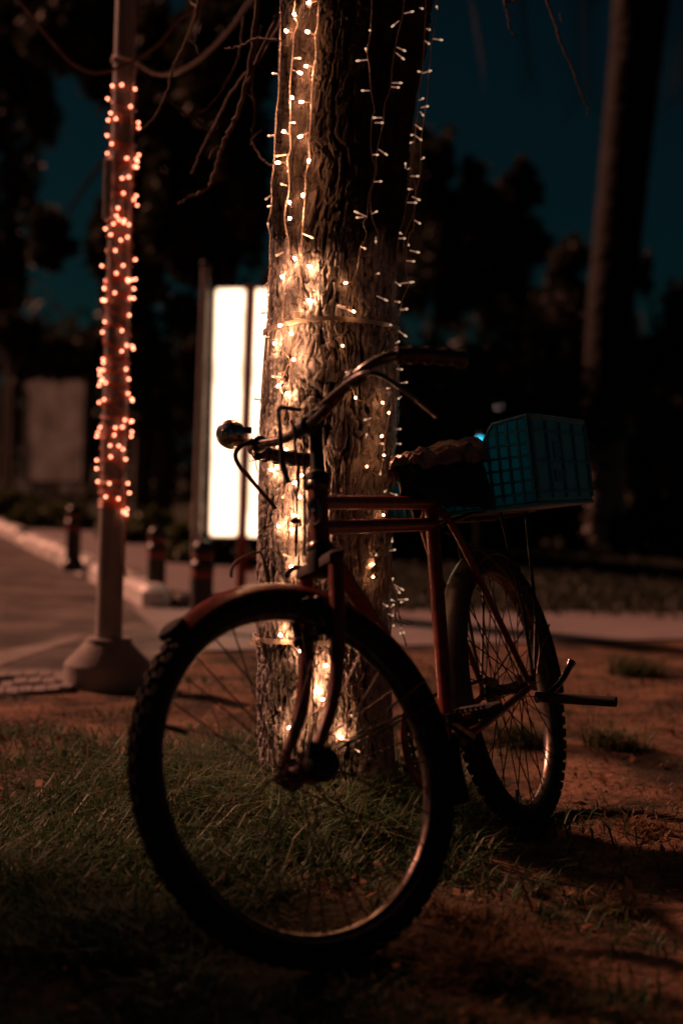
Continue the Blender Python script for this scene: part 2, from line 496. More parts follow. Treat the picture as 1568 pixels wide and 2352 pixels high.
# broken concrete edging between road and grass
q0, q1, q2, q3 = gnd(-120, 1604), gnd(165, 1590), gnd(190, 1545), gnd(-120, 1560)
edging = tag(bpy.data.objects.new('edging', None), kind='structure'); COL.objects.link(edging); BASE['edging'] = Matrix()
ge = random.Random(41)
for rr_ in range(3):                                    # three uneven rows of worn paving slabs
    for cc_ in range(9):
        u0, u1 = cc_ / 9 + .006, (cc_ + 1) / 9 - .006
        if rr_ % 2: u0, u1 = u0 + .05, min(u1 + .05, 1)
        v0, v1 = rr_ / 3 + .02, (rr_ + 1) / 3 - .02
        def qp(u, v): return (q0 + (q1 - q0) * u) * (1 - v) + (q3 + (q2 - q3) * u) * v
        zt = .012 + ge.uniform(-.006, .010)
        C4 = [qp(u0, v0), qp(u1, v0), qp(u1, v1), qp(u0, v1)]
        MB().prism([(p.x, p.y, zt - .05 + ge.uniform(0, .003)) for p in C4], (0, 0, .05)).build('paving_slab', M['path'], edging)
# pavement behind the kerb
w0, w1 = k1 + kn * .12, kfar + kn * .12
slab('pavement', [(w0.x, w0.y), (w0.x + kn.x * 1.1, w0.y + kn.y * 1.1), (w1.x + kn.x * 1.1, w1.y + kn.y * 1.1), (w1.x, w1.y)], .085, M['path'])
kerb = tag(bpy.data.objects.new('kerb', None), kind='structure'); COL.objects.link(kerb); BASE['kerb'] = Matrix()
stone = MB().box((0, 0, .05), (.385, 0, 0), (0, .085, 0), (0, 0, .085), .035).mesh('kerb_stone', M['kerb'])
for i in range(26):
    c = k1 + kd * (.4 + i * .79)
    o = link('kerb_stone', stone, kerb)
    o.location = (c.x, c.y, random.uniform(-.008, .008))
    o.rotation_euler = (random.uniform(-.02, .02), random.uniform(-.012, .012), math.atan2(kd.y, kd.x) + random.uniform(-.02, .02))
    if i == 8: o.location.z -= .05

# ------------------------------------------------------------------ the tree
TD = 3.60
EDGE = [(-700, 690, 1150), (-300, 672, 1060), (0, 657, 985), (220, 641, 950), (366, 633, 928), (586, 624, 903), (800, 616, 906), (1000, 603, 908),
        (1150, 597, 902), (1300, 590, 896), (1500, 594, 893), (1700, 598, 905), (1800, 597, 914), (1870, 588, 926), (1960, 566, 950)]
rows = []
for (y, a, b_) in EDGE:
    c = at((a + b_) / 2, y, TD)
    rows.append((c.z, c.x, (b_ - a) / 2 * TD / FPX))
rows.sort()
TZ, TX, TR = map(np.array, zip(*rows))
def tcx(z): return np.interp(z, TZ, TX)
def trad(z): return np.interp(z, TZ, TR)

def plates(U, Vv, nu, seed):
    """jittered cells, periodic in U: (distance to the cell edge, a number per cell)"""
    jr = np.random.default_rng(seed)
    JX, JY, JH = jr.random((256, nu)), jr.random((256, nu)), jr.random((256, nu))
    f1 = np.full(U.shape, 9.0); f2 = np.full(U.shape, 9.0); hh = np.zeros(U.shape)
    ci, cj = np.floor(U).astype(int), np.floor(Vv).astype(int)
    for di in (-1, 0, 1):
        for dj in (-1, 0, 1):
            a, b_ = (ci + di), (cj + dj)
            ai, bi = a % nu, b_ % 256
            d = np.hypot(U - (a + .5 + (JX[bi, ai] - .5) * .95), (Vv - (b_ + .5 + (JY[bi, ai] - .5) * .95)))
            closer = d < f1
            f2 = np.where(closer, f1, np.minimum(f2, d))
            hh = np.where(closer, JH[bi, ai], hh)
            f1 = np.where(closer, d, f1)
    return f2 - f1, hh

def bark_relief(u, v, C, seed=11):
    """height of furrowed bark (0..1) on a sheet u (around, period C) by v (up)"""
    t = u / C
    wu = vnoise(t * 16, v / .16, seed + 1, 16) - .5
    wu2 = vnoise(t * 60, v / .045, seed + 5, 60) - .5
    wv = vnoise(t * 60, v / .04, seed + 2, 60) - .5
    e1_, h1_ = plates(t * 30 + wu * 1.1 + wu2 * .35, v / .190 + wv * .35, 30, seed + 3)      # long ridges
    e2_, h2_ = plates(t * 88 + wu * 2.6 + wu2 * 1.1, v / .034 + wv * 1.0, 88, seed + 8)       # flakes on them
    big = np.clip(e1_ / .20, 0, 1) ** .7; small = np.clip(e2_ / .34, 0, 1) ** .8
    def crack(f, l, sd, k):                             # long upright cracks that fork and run out
        return np.clip(np.abs(vnoise(t * f + wu * f * .045 + wu2 * .5, v / l + wv * .3, seed + sd, f) - .5) * 2 / k, 0, 1)
    fis = .45 * crack(40, .34, 4, .17) + .33 * crack(78, .15, 14, .26) + .22 * crack(150, .06, 24, .4)
    fine = vnoise(t * 220 + wu2 * 3, v / .012, seed + 6, 220)
    grain = vnoise(t * 256, v / .007, seed + 7, 256)
    return np.clip((big * .12 + fis * .38 + small * .10 + h1_ * .08 + h2_ * .16 + fine * .10 + grain * .08 - .44) / .38, 0, 1)

tree = thing('tree', (float(tcx(0)), TD, 0), 'rough limewashed tree trunk hung with warm fairy lights, the bicycle in front of it', 'tree')
NA, NZ = 440, 1300
zz = np.concatenate([np.linspace(-.12, 2.15, NZ - 160), np.linspace(2.16, 3.3, 160)]); aa = np.linspace(0, 2 * np.pi, NA, endpoint=False)
AA, ZZ = np.meshgrid(aa, zz)
RC = trad(ZZ); CIRC = 2 * np.pi * .172
rel = bark_relief(AA / (2 * np.pi) * CIRC, ZZ + 1, CIRC)
lump = (vnoise(AA / (2 * np.pi) * 7, ZZ / .22, 61, 7) - .5) * .016 + (vnoise(AA / (2 * np.pi) * 14, ZZ / .10, 62, 14) - .5) * .008
RR = RC + lump + (rel - .62) * .0165
TV = np.stack([tcx(ZZ) + RR * np.cos(AA), TD + RR * np.sin(AA), ZZ], -1).reshape(-1, 3)
r0 = (np.arange(NZ - 1)[:, None] * NA + np.arange(NA)[None, :]).ravel()
r1 = (np.arange(NZ - 1)[:, None] * NA + (np.arange(NA)[None, :] + 1) % NA).ravel()
TF = np.stack([r0, r1, r1 + NA, r0 + NA], 1)
link('trunk', np_mesh('trunk', TV, TF, M['bark'], {'relief': rel.ravel()}), tree)
# limbs above the picture and the bare twigs that hang into it
def limb(pts, r0_, r1_, n=8, name='limb'):
    P = smooth_path(pts, 8)
    P = [p + Vector((random.uniform(-1, 1), random.uniform(-1, 1), random.uniform(-1, 1))) * min(r0_, .012) * .35 for p in P]
    R = [r0_ + (r1_ - r0_) * i / (len(P) - 1) for i in range(len(P))]
    if name == 'twig': R = [r_ * .78 for r_ in R]
    return MB().tube(P, R, n).build(name, M['twig'], tree)
top = Vector((float(tcx(3.2)), TD, 3.2))
limb([top - Vector((0, 0, .25)), top + Vector((-.3, .1, .5)), top + Vector((-1.0, .3, .9)), top + Vector((-1.9, .5, .8))], .11, .04, 12)
limb([top - Vector((0, 0, .25)), top + Vector((.25, .1, .6)), top + Vector((.9, .3, 1.0)), top + Vector((1.8, .5, .9))], .12, .04, 12)
limb([top - Vector((-.05, 0, .25)), top + Vector((0, -.1, .9)), top + Vector((.1, -.1, 1.9))], .12, .05, 12)
def twig(ptsD, r0_, r1_):
    return limb([at(x, y, D) for (x, y, D) in ptsD], r0_, r1_, 6, 'twig')
# droop from the left limb
twig([(520, -520, 4.1), (470, -120, 4.2), (454, 11, 4.25), (432, 88, 4.28), (399, 154, 4.3), (381, 220, 4.3), (352, 271, 4.3), (315, 308, 4.3)], .008, .0035)
twig([(380, 226, 4.3), (400, 240, 4.28), (432, 264, 4.25), (460, 284, 4.22), (483, 304, 4.2)], .0045, .0035)
twig([(640, -500, 3.9), (600, -60, 4.0), (574, 146, 4.0), (546, 256, 4.05), (513, 330, 4.08), (491, 403, 4.1), (472, 436, 4.1), (439, 449, 4.1), (412, 467, 4.12)], .010, .004)
twig([(660, 86, 3.75), (632, 92, 3.8), (590, 88, 3.85), (553, 106, 3.9), (517, 112, 3.95)], .006, .003)
twig([(600, 60, 3.95), (579, 150, 4.0), (579, 205, 4.0), (586, 256, 4.0), (579, 319, 4.0), (605, 366, 3.95), (627, 384, 3.9)], .007, .0035)
twig([(560, 40, 4.3), (548, 130, 4.3), (520, 190, 4.3), (480, 245, 4.3), (452, 262, 4.3)], .005, .0025)
twig([(690, -300, 3.9), (655, -20, 3.95), (620, 70, 4.0), (572, 190, 4.0)], .012, .006)
twig([(650, 40, 4.3), (600, 130, 4.35), (540, 200, 4.4), (470, 330, 4.4), (440, 400, 4.4)], .007, .003)
twig([(420, -60, 4.3), (436, 0, 4.3), (452, 16, 4.25)], .004, .004)
for (x, y, q) in ((513, 330, -22), (560, 210, 18), (432, 88, 16), (600, 300, -16)):
    twig([(x, y, 4.1), (x + q, y + 14, 4.08), (x + q * 1.5, y + 34, 4.06)], .003, .002)
# droop from the right limb
twig([(1180, -420, 4.2), (1150, -60, 4.25), (1157, 0, 4.25), (1165, 30, 4.25), (1172, 68, 4.25), (1184, 83, 4.25)], .006, .0025)
twig([(1180, -400, 4.3), (1240, -60, 4.3), (1255, 0, 4.3), (1274, 53, 4.3), (1289, 102, 4.3), (1316, 162, 4.3), (1331, 211, 4.3), (1350, 249, 4.3), (1346, 268, 4.3)], .006, .0025)
twig([(1157, 6, 4.25), (1172, 4, 4.25), (1185, 0, 4.24), (1220, -20, 4.2)], .005, .004)
twig([(1172, 30, 4.25), (1179, 38, 4.25)], .003, .003)
twig([(1286, 30, 4.3), (1290, 52, 4.3)], .003, .002)

def trunk_pt(px, py, off=.004):
    """point on (or just off) the trunk seen at this pixel; beside the trunk: at the depth of its axis"""
    r = ray(px, py)
    best = None
    for k in range(400):
        D = TD - .30 + k * .001
        p = Vector((0, 0, CAM_H)) + r * (D / r.y)
        d = math.hypot(p.x - float(tcx(p.z)), p.y - TD)
        q = d - float(trad(p.z)) - off
        if q <= 0: return p
        if best is None or q < best[0]: best = (q, p)
    return best[1]

# ------------------------------------------------------------------ nylon ties round the trunk
def zip_tie(py_left, py_mid, py_right, hx, hy, label, w, tail):
    """band through three heights, with the lock where the pixel (hx, hy) is"""
    P = []
    n = 90
    a_l, a_m, a_r = trunk_pt(622, py_left).z, trunk_pt(752, py_mid).z, trunk_pt(900, py_right).z
    for k in range(n):
        a = 2 * math.pi * k / n
        c = math.cos(a)
        z = a_m + (a_r - a_m) * max(c, 0) ** 1.5 + (a_l - a_m) * max(-c, 0) ** 1.5
        R = float(trad(z)) + .0125
        P.append(Vector((float(tcx(z)) + R * c, TD + R * math.sin(a), z)))
    root = thing('zip_tie', P[0], label, 'cable tie', 'nylon ties round the trunk')
    v, f = [], []
    for p in P:
        o = Vector((p.x - float(tcx(p.z)), p.y - TD, 0)).normalized() * .0022
        v += [p - Vector((0, 0, w)) , p + Vector((0, 0, w)), p + Vector((0, 0, w)) + o, p - Vector((0, 0, w)) + o]
    for k in range(n):
        j = (k + 1) % n
        for q in range(4):
            s = (q + 1) % 4
            f.append((k * 4 + q, j * 4 + q, j * 4 + s, k * 4 + s))
    MB().add(v, f).build('band', M['zip'], root)
    h = trunk_pt(hx, hy, .016)
    o = Vector((h.x - float(tcx(h.z)), h.y - TD, 0)).normalized()
    t = Vector((-o.y, o.x, 0))
    MB().box(h, t * .009, o * .006, Vector((0, 0, w * 1.75)), .002).build('lock', M['zip'], root)
    if tail:
        P2 = [h, h + tail * .4 + o * .004, h + tail]
        MB().box(h + tail * .55, tail * .5, o * .001, Vector((0, 0, w * .8))).build('tail', M['zip'], root)
zip_tie(760, 732, 752, 684, 724, 'pale nylon tie cinched round the trunk above the handlebar', .0054, None)
zip_tie(1475, 1476, 1478, 594, 1476, 'pale nylon tie round the lower trunk seen through the front wheel', .0060, Vector((-.022, -.012, 0)))

# ------------------------------------------------------------------ fairy lights on the tree
def bulb_mesh(name, tipm, stemm='clear'):
    mb = MB()
    mb.lathe([(.0010, 0), (.0021, .0015), (.0023, .010), (.0022, .0175)], (0, 0, 0), (0, 0, 1), 8, 0)
    mb.lathe([(.0024, .0172), (.0031, .019), (.0032, .0225), (.0024, .0255), (.0008, .0268)], (0, 0, 0), (0, 0, 1), 8, 1)
    return mb.mesh(name, [M[stemm], tipm])
BULB = {'L': bulb_mesh('lit_bulb', M['lit']), 'D': bulb_mesh('dim_bulb', M['dim'], 'stem_glow'), 'A': bulb_mesh('amber_bulb', M['amber'])}

def put_bulb(root, me, base, tip):
    o = link('bulb', me, root)
    d = tip - base
    L = d.length
    o.rotation_mode = 'QUATERNION'
    o.location = base
    o.rotation_quaternion = d.to_track_quat('Z', 'Y')
    o.scale = (1, 1, min(max(L / .0265, .7), 1.6))
    return o

def light_string(label, wire_runs, bulbs, off=.013, twist=True):
    """wire_runs: lists of pixels; bulbs: (kind, base pixel, tip pixel or None)"""
    paths = []
    for run in wire_runs:
        P = [trunk_pt(x, y, off) for (x, y) in run]
        P = smooth_path(P, max(3, int(60 / len(P))))
        paths.append(P)
    root = thing('light_string', paths[0][0], label, 'string lights', 'fairy lights hanging on the tree')
    for P in paths:
        if twist:                                   # two thin wires twisted together
            for ph in (0, math.pi):
                Q, s = [], 0
                dense = []
                for a, b_ in zip(P[:-1], P[1:]):
                    m = max(1, int((b_ - a).length / .0035))
                    dense += [a + (b_ - a) * (k / m) for k in range(m)]
                for i, p in enumerate(dense):
                    t = i * 1.15 + ph
                    Q.append(p + Vector((math.cos(t) * .0016, math.sin(t) * .0016, 0)))
                MB().tube(Q, .0010, 4).build('wire', M['wire'], root)
        else:
            MB().tube(P, .0010, 5).build('wire', M['wire'], root)
    for (k, b_, t) in bulbs:
        if t is None:
            tip = trunk_pt(b_[0], b_[1], off + random.choice((.012, .016, .026)))
            base = tip + Vector((random.uniform(-.010, .010), .020, random.uniform(-.012, .012)))
        else:
            lo_ = random.choice((.0, .004, .014)) if k in 'LA' else 0
            base = trunk_pt(*b_, off + lo_)
            tip = trunk_pt(*t, off + lo_ + random.uniform(.0, .016))
            d = tip - base
            if d.length < .018: tip = base + d + Vector((0, -1, 0)) * math.sqrt(max(.024 ** 2 - d.length ** 2, 0))
        put_bulb(root, BULB[k], base, tip)
    return root

def c2(L): return [z2(*p) for p in L]
def b(z, kind, bx, by, tx=None, ty=None): return (kind, z(bx, by), None if tx is None else z(tx, ty))

light_string('leftmost fairy light strand, unlit, hanging down the left edge of the trunk',
    [c2([(350, -60), (345, 300), (340, 455), (335, 600), (322, 690), (318, 780), (313, 850), (310, 960), (303, 1060), (290, 1150), (292, 1240), (285, 1330), (268, 1400), (283, 1470), (280, 1560), (283, 1650), (275, 1740), (268, 1800), (272, 1960)])
     + [z5(*p) for p in [(430, 150), (425, 330), (410, 440), (392, 540), (388, 620), (378, 720), (368, 830), (350, 1000), (362, 1080)]]],
    [b(z2, 'D', 337, 465, 272, 458), b(z2, 'D', 313, 850, 248, 855), b(z2, 'D', 290, 1225, 245, 1258), b(z2, 'D', 295, 1290, 265, 1297), b(z2, 'D', 268, 1400, None),
     b(z2, 'D', 270, 1770, 235, 1810), b(z2, 'D', 270, 1962, 208, 1965), b(z5, 'D', 428, 235, 408, 232), b(z5, 'D', 385, 628, 335, 620), b(z5, 'D', 350, 1003, 315, 1012)])
light_string('brightly lit fairy light strand nearest the left edge of the trunk',
    [c2([(440, -60), (440, 0), (430, 90), (455, 150), (432, 210), (425, 330), (415, 440), (405, 560), (410, 700), (405, 800), (410, 930), (390, 1000), (400, 1100), (400, 1200), (380, 1300), (375, 1400), (400, 1530), (385, 1640), (372, 1740)])
     + [z5(*p) for p in [(520, 120), (545, 200), (500, 300), (560, 370), (520, 480), (505, 560), (545, 640), (500, 800), (505, 900), (540, 960), (520, 1080), (545, 1160), (520, 1260), (550, 1348), (515, 1455), (540, 1560)]]],
    [b(z2, 'L', 430, 85), b(z2, 'L', 430, 210, 375, 190), b(z2, 'D', 430, 365, 475, 365), b(z2, 'L', 425, 440, 480, 462), b(z2, 'L', 402, 590, 425, 618), b(z2, 'D', 408, 770, 440, 770),
     b(z2, 'L', 405, 845, 360, 820), b(z2, 'D', 385, 970, 315, 980), b(z2, 'L', 395, 1020, 318, 1020), b(z2, 'D', 390, 1165, 350, 1162), b(z2, 'L', 400, 1262), b(z2, 'L', 390, 1385, 412, 1375),
     b(z2, 'D', 370, 1580, 315, 1605), b(z2, 'L', 390, 1755, 352, 1732), b(z5, 'L', 530, 150, 498, 168), b(z5, 'L', 500, 290, 462, 270), b(z5, 'D', 510, 480, 448, 480), b(z5, 'L', 492, 535),
     b(z5, 'L', 500, 900, 432, 888), b(z5, 'L', 510, 1080, 438, 1063), b(z5, 'D', 515, 1245), b(z5, 'L', 510, 1455, 488, 1412)])
light_string('brightly lit fairy light strand second from the left edge, down the front of the trunk',
    [c2([(588, -60), (585, 0), (580, 150), (565, 230), (570, 350), (555, 430), (545, 560), (540, 700), (530, 830), (525, 900), (528, 1010), (505, 1090), (500, 1250), (490, 1380), (480, 1500), (475, 1620), (470, 1720), (472, 1865)])
     + [z5(*p) for p in [(590, 180), (580, 370), (560, 520), (565, 620), (585, 760), (560, 900), (590, 1040), (600, 1150), (640, 1250), (620, 1350), (590, 1460), (610, 1560)]]
     + [z7(*p) for p in [(1040, 60), (1030, 200), (1010, 262), (1060, 420), (1000, 600), (980, 690), (1090, 790)]]],
    [b(z2, 'L', 575, 5, 515, 20), b(z2, 'L', 570, 220, 505, 195), b(z2, 'L', 557, 415, 497, 415), b(z2, 'L', 535, 640, 465, 640), b(z2, 'L', 525, 830, 460, 862), b(z2, 'L', 515, 1045, 528, 1010),
     b(z2, 'L', 492, 1255, 488, 1228), b(z2, 'D', 485, 1465, 555, 1495), b(z2, 'L', 405, 1605, 445, 1625), b(z2, 'L', 475, 1655, 545, 1677), b(z2, 'L', 470, 1865, 540, 1890),
     b(z5, 'L', 568, 205), b(z5, 'L', 587, 368), b(z5, 'L', 545, 592), b(z5, 'L', 540, 935), b(z5, 'L', 550, 1155, 605, 1145), b(z5, 'L', 640, 1100), b(z5, 'L', 625, 1238), b(z5, 'L', 550, 1348, 603, 1350), b(z5, 'L', 545, 1455, 588, 1438),
     b(z7, 'D', 1045, 205, 990, 185), b(z7, 'L', 1010, 262, 1052, 260), b(z7, 'L', 978, 690)])
light_string('fairy light strand with four glowing bulbs at the trunk foot, seen through the wheel',
    [[z7(*p) for p in [(1090, 790), (1180, 850), (1260, 900), (1230, 980), (1195, 1045), (1275, 1090), (1180, 1180), (1060, 1250), (1150, 1290), (1250, 1320), (1380, 1350), (1330, 1420), (1290, 1520), (1250, 1610)]],
     [z7(*p) for p in [(1480, 880), (1490, 960), (1420, 1010), (1385, 960), (1400, 1060), (1450, 1100), (1400, 1190), (1450, 1225), (1400, 1300), (1430, 1390)]]],
    [b(z7, 'L', 1100, 793), b(z7, 'L', 1262, 888), b(z7, 'L', 1192, 1040), b(z7, 'L', 1275, 1085, 1230, 1090), b(z7, 'L', 1062, 1250, 1025, 1268), b(z7, 'L', 1385, 1352, 1348, 1332),
     b(z7, 'D', 1450, 1225, 1415, 1190), b(z7, 'D', 1372, 850), b(z7, 'D', 1290, 1520, 1345, 1540), b(z7, 'D', 1340, 1345, 1420, 1350), b(z7, 'D', 1440, 1405, 1470, 1415)], .008)
light_string('dim fairy light strand left of the pair crossing the dark upper middle of the trunk',
    [c2([(922, -60), (920, 0), (910, 200), (890, 330), (905, 430), (912, 560), (935, 690), (920, 740), (912, 900), (920, 980), (940, 1050), (925, 1140), (900, 1210), (890, 1350), (865, 1400), (885, 1470), (850, 1560), (830, 1680), (790, 1790)])],
    [b(z2, 'D', 910, 190), b(z2, 'D', 895, 375, 818, 382), b(z2, 'D', 905, 568, 853, 568), b(z2, 'D', 985, 738, 925, 738), b(z2, 'D', 890, 1360, 800, 1320), b(z2, 'D', 870, 1362, 820, 1365),
     b(z2, 'D', 850, 1545, 882, 1568), b(z2, 'A', 800, 1765, 745, 1778), b(z2, 'D', 885, 325, 880, 318), b(z2, 'D', 760, 1925, 705, 1915), b(z2, 'A', 770, 1925, 815, 1960)])
light_string('dim fairy light strand right of the pair crossing the dark upper middle of the trunk',
    [c2([(1122, -60), (1120, 0), (1110, 100), (1085, 200), (1060, 330), (1045, 430), (1035, 560), (1000, 650), (990, 770), (960, 900), (945, 1000), (950, 1070), (930, 1140), (910, 1230), (915, 1330), (930, 1400), (960, 1480), (935, 1600), (945, 1720), (930, 1830)])],
    [b(z2, 'D', 1120, 85, 1185, 70), b(z2, 'D', 1090, 130, 1042, 170), b(z2, 'D', 1075, 295, 1135, 322), b(z2, 'D', 1070, 330, 1125, 375), b(z2, 'D', 1045, 520, 1113, 520), b(z2, 'D', 1040, 545, 1095, 549),
     b(z2, 'D', 935, 770, 995, 770), b(z2, 'D', 960, 935, 1020, 975), b(z2, 'D', 930, 1140, 985, 1137), b(z2, 'D', 918, 1342, 955, 1333), b(z2, 'D', 945, 1485, 945, 1522), b(z2, 'D', 945, 1720, 965, 1722), b(z2, 'D', 925, 970, 960, 982)])
RIGHT_A = [(1257, -60), (1255, 0), (1250, 200), (1235, 440), (1215, 560), (1205, 700), (1190, 850), (1180, 930), (1160, 1050), (1160, 1180), (1135, 1260), (1110, 1400), (1085, 1490), (1075, 1640), (1060, 1760), (1062, 1890), (1080, 1985)]
light_string('inner of the two dim fairy light strands hanging at the right edge of the trunk',
    [c2(RIGHT_A) + [z5(*p) for p in [(1180, 160), (1225, 270), (1230, 430), (1215, 620), (1190, 700), (1160, 860), (1150, 980), (1130, 1100), (1160, 1205)]],
     c2([(1180, 930), (1170, 1060), (1190, 1180), (1185, 1320), (1130, 1470), (1120, 1600), (1140, 1740)])],
    [b(z2, 'D', 1240, 55), b(z2, 'D', 1250, 255, 1298, 288), b(z2, 'D', 1235, 460, 1300, 440), b(z2, 'D', 1240, 455, 1180, 440), b(z2, 'D', 1215, 630, 1245, 615), b(z2, 'D', 1190, 780, 1232, 812),
     b(z2, 'D', 1185, 845, 1145, 850), b(z2, 'D', 1190, 850, 1235, 882), b(z2, 'D', 1180, 890, 1130, 905), b(z2, 'D', 1160, 1055, 1095, 1075), b(z2, 'D', 1160, 1105, 1218, 1105), b(z2, 'D', 1175, 1187, 1125, 1185),
     b(z2, 'D', 1140, 1270, 1205, 1272), b(z2, 'D', 1095, 1460), b(z2, 'D', 1085, 1495, 1142, 1495), b(z2, 'D', 1150, 1540), b(z2, 'D', 1060, 1765, 1102, 1792), b(z2, 'D', 1130, 1020),
     b(z5, 'D', 1205, 160, 1190, 155), b(z5, 'D', 1170, 555), b(z5, 'A', 1140, 640), b(z5, 'A', 1135, 860), b(z5, 'D', 1148, 903), b(z5, 'A', 1155, 975), b(z5, 'D', 1130, 1097), b(z5, 'D', 1155, 1205), b(z5, 'A', 1185, 705)])
light_string('outer of the two dim fairy light strands hanging at the right edge of the trunk',
    [c2([(1328, -60), (1325, 0), (1310, 180), (1295, 260), (1275, 450), (1265, 600), (1245, 760), (1225, 900), (1225, 1000), (1220, 1110), (1195, 1200), (1185, 1320), (1180, 1440), (1155, 1470), (1130, 1620), (1140, 1740), (1155, 1780), (1110, 1880), (1095, 1980)])
     + [z5(*p) for p in [(1240, 60), (1240, 190), (1228, 300), (1245, 440), (1240, 520), (1225, 640), (1225, 810), (1222, 900), (1190, 1060), (1240, 1130), (1268, 1160)]]],
    [b(z2, 'D', 1325, 38), b(z2, 'D', 1262, 180, 1297, 190), b(z2, 'D', 1300, 243, 1367, 252), b(z2, 'D', 1225, 675, 1278, 665), b(z2, 'D', 1222, 700, 1242, 737), b(z2, 'D', 1228, 1000, 1245, 1000), b(z2, 'D', 1170, 1232, 1225, 1257),
     b(z2, 'D', 1185, 1380, 1227, 1405), b(z2, 'D', 1155, 1570, 1222, 1585), b(z2, 'D', 1135, 1635, 1192, 1640), b(z2, 'D', 1100, 1778, 1187, 1768), b(z2, 'D', 1060, 1890, 1097, 1895), b(z2, 'D', 1100, 1947, 1147, 1938), b(z2, 'D', 950, 1855, 1022, 1888),
     b(z5, 'D', 1250, 60, 1305, 55), b(z5, 'D', 1240, 190, 1305, 238), b(z5, 'D', 1225, 272, 1247, 264), b(z5, 'D', 1230, 432, 1287, 438), b(z5, 'D', 1255, 522, 1302, 516), b(z5, 'D', 1240, 622), b(z5, 'D', 1225, 812, 1280, 808), b(z5, 'D', 1225, 900, 1280, 905), b(z5, 'D', 1190, 1210, 1238, 1226), b(z5, 'D', 1265, 1140, 1215, 1125)])
light_string('short dim fairy light strand winding over the right half of the trunk by the handlebar',
    [[z5(*p) for p in [(870, 40), (960, 80), (900, 200), (890, 285), (930, 430), (975, 617), (1060, 640), (1070, 740), (1030, 800), (1045, 840), (1085, 900), (1040, 930), (1060, 980), (1045, 1043), (1110, 1110), (1130, 1190)]]],
    [b(z5, 'A', 890, 285), b(z5, 'A', 975, 617), b(z5, 'D', 1070, 740, 1025, 755), b(z5, 'D', 1045, 840), b(z5, 'A', 1045, 1043), b(z5, 'D', 860, 40, 970, 75), b(z5, 'D', 915, 455)], .007)
light_string('tangled tail of dim fairy lights dangling below the bicycle top tubes',
    [[z9(*p) for p in [(760, 60), (740, 300), (750, 620), (715, 760), (735, 920), (700, 1080), (715, 1200), (710, 1310), (690, 1400), (695, 1500)]],
     [z9(*p) for p in [(800, 560), (805, 760), (805, 900), (825, 1000), (870, 1110), (895, 1220), (905, 1320), (930, 1460), (960, 1550), (940, 1600), (980, 1700), (1010, 1800), (1020, 1840)]],
     [z9(*p) for p in [(930, 1460), (960, 1500), (1030, 1510), (1090, 1520), (1075, 1565), (1010, 1560), (960, 1540), (900, 1520), (865, 1560), (850, 1610)]],
     [z9(*p) for p in [(905, 1320), (880, 1430), (890, 1500), (930, 1560)]]],
    [b(z9, 'A', 725, 185), b(z9, 'D', 840, 530), b(z9, 'D', 800, 640, 900, 620), b(z9, 'D', 640, 695), b(z9, 'A', 700, 790, 560, 815), b(z9, 'A', 600, 975), b(z9, 'D', 850, 980), b(z9, 'D', 860, 1060, 990, 1135), b(z9, 'D', 880, 1090, 942, 1178),
     b(z9, 'D', 870, 1270, 800, 1240), b(z9, 'D', 910, 1250, 1045, 1248), b(z9, 'D', 865, 1310), b(z9, 'D', 945, 1285), b(z9, 'D', 710, 1295, 790, 1338), b(z9, 'D', 790, 1430, 897, 1468), b(z9, 'D', 865, 1560, 850, 1600), b(z9, 'D', 940, 1590, 945, 1692), b(z9, 'D', 950, 1590, 992, 1682)], .010)

# ------------------------------------------------------------------ lamp post with its wound light string
LB = gnd(247, 1575)
LD = LB.y
lp_top = at(292, -40, LD)
lp_dir = (lp_top - Vector((LB.x, LB.y, 0))).normalized()
def lp(z): return Vector((LB.x, LB.y, 0)) + lp_dir * (z / lp_dir.z)
def lr(z): return .052 - .0045 * z
post = thing('lamp_post', (LB.x, LB.y, 0), 'tall tapering lamp post on a concrete foot, wound with copper-red lights', 'lamp post')
MB().tube([lp(.16), lp(1.0), lp(2.0), lp(3.0), lp(4.6)], [lr(.16), lr(1), lr(2), lr(3), .033], 20).build('pole', M['pole'], post)
MB().lathe([(.165, -.05), (.165, .085), (.160, .095), (.092, .165), (.086, .185)], lp(0), (0, 0, 1), 20).build('foot', M['concrete'], post, sharp=20)
arm = smooth_path([lp(4.5), lp(4.75) + Vector((-.05, .05, 0)), lp(4.9) + Vector((-.35, .3, .05)), lp(4.95) + Vector((-.8, .7, .05))], 6)
MB().tube(arm, .025, 10).build('arm', M['pole'], post)
MB().box(arm[-1] + Vector((-.12, .1, -.01)), Vector((-.16, .14, 0)), Vector((.05, .058, 0)), Vector((0, 0, .035)), .02).build('lamp_head', M['pole'], post)
zb = at(255, 440, LD).z
MB().box(lp(zb) + Vector((-.040, -.030, 0)), (.020, 0, 0), (0, .026, 0), (0, 0, .115), .006).build('junction_box', M['galv'], post)
zs = at(270, 140, LD).z
MB().tube([lp(zs) + Vector((math.cos(t) * .047, math.sin(t) * .047, .006 * math.sin(t * 2))) for t in np.linspace(0, 2 * np.pi, 25)[:-1]], .006, 6, closed=True).build('strap', M['cable'], post)
# cable running down the right side of the pole, out of the strap
dc = [lp(zs) + Vector((.048, -.02, 0))] + [lp(z) + Vector((lr(z) * .80 + .004, -lr(z) * .62, 0)) for z in np.linspace(zs - .1, .55, 9)] + [lp(.42) + Vector((lr(.4) + .01, -.01, 0))]
MB().tube(smooth_path(dc, 5), .0055, 6).build('down_cable', M['cable'], post)
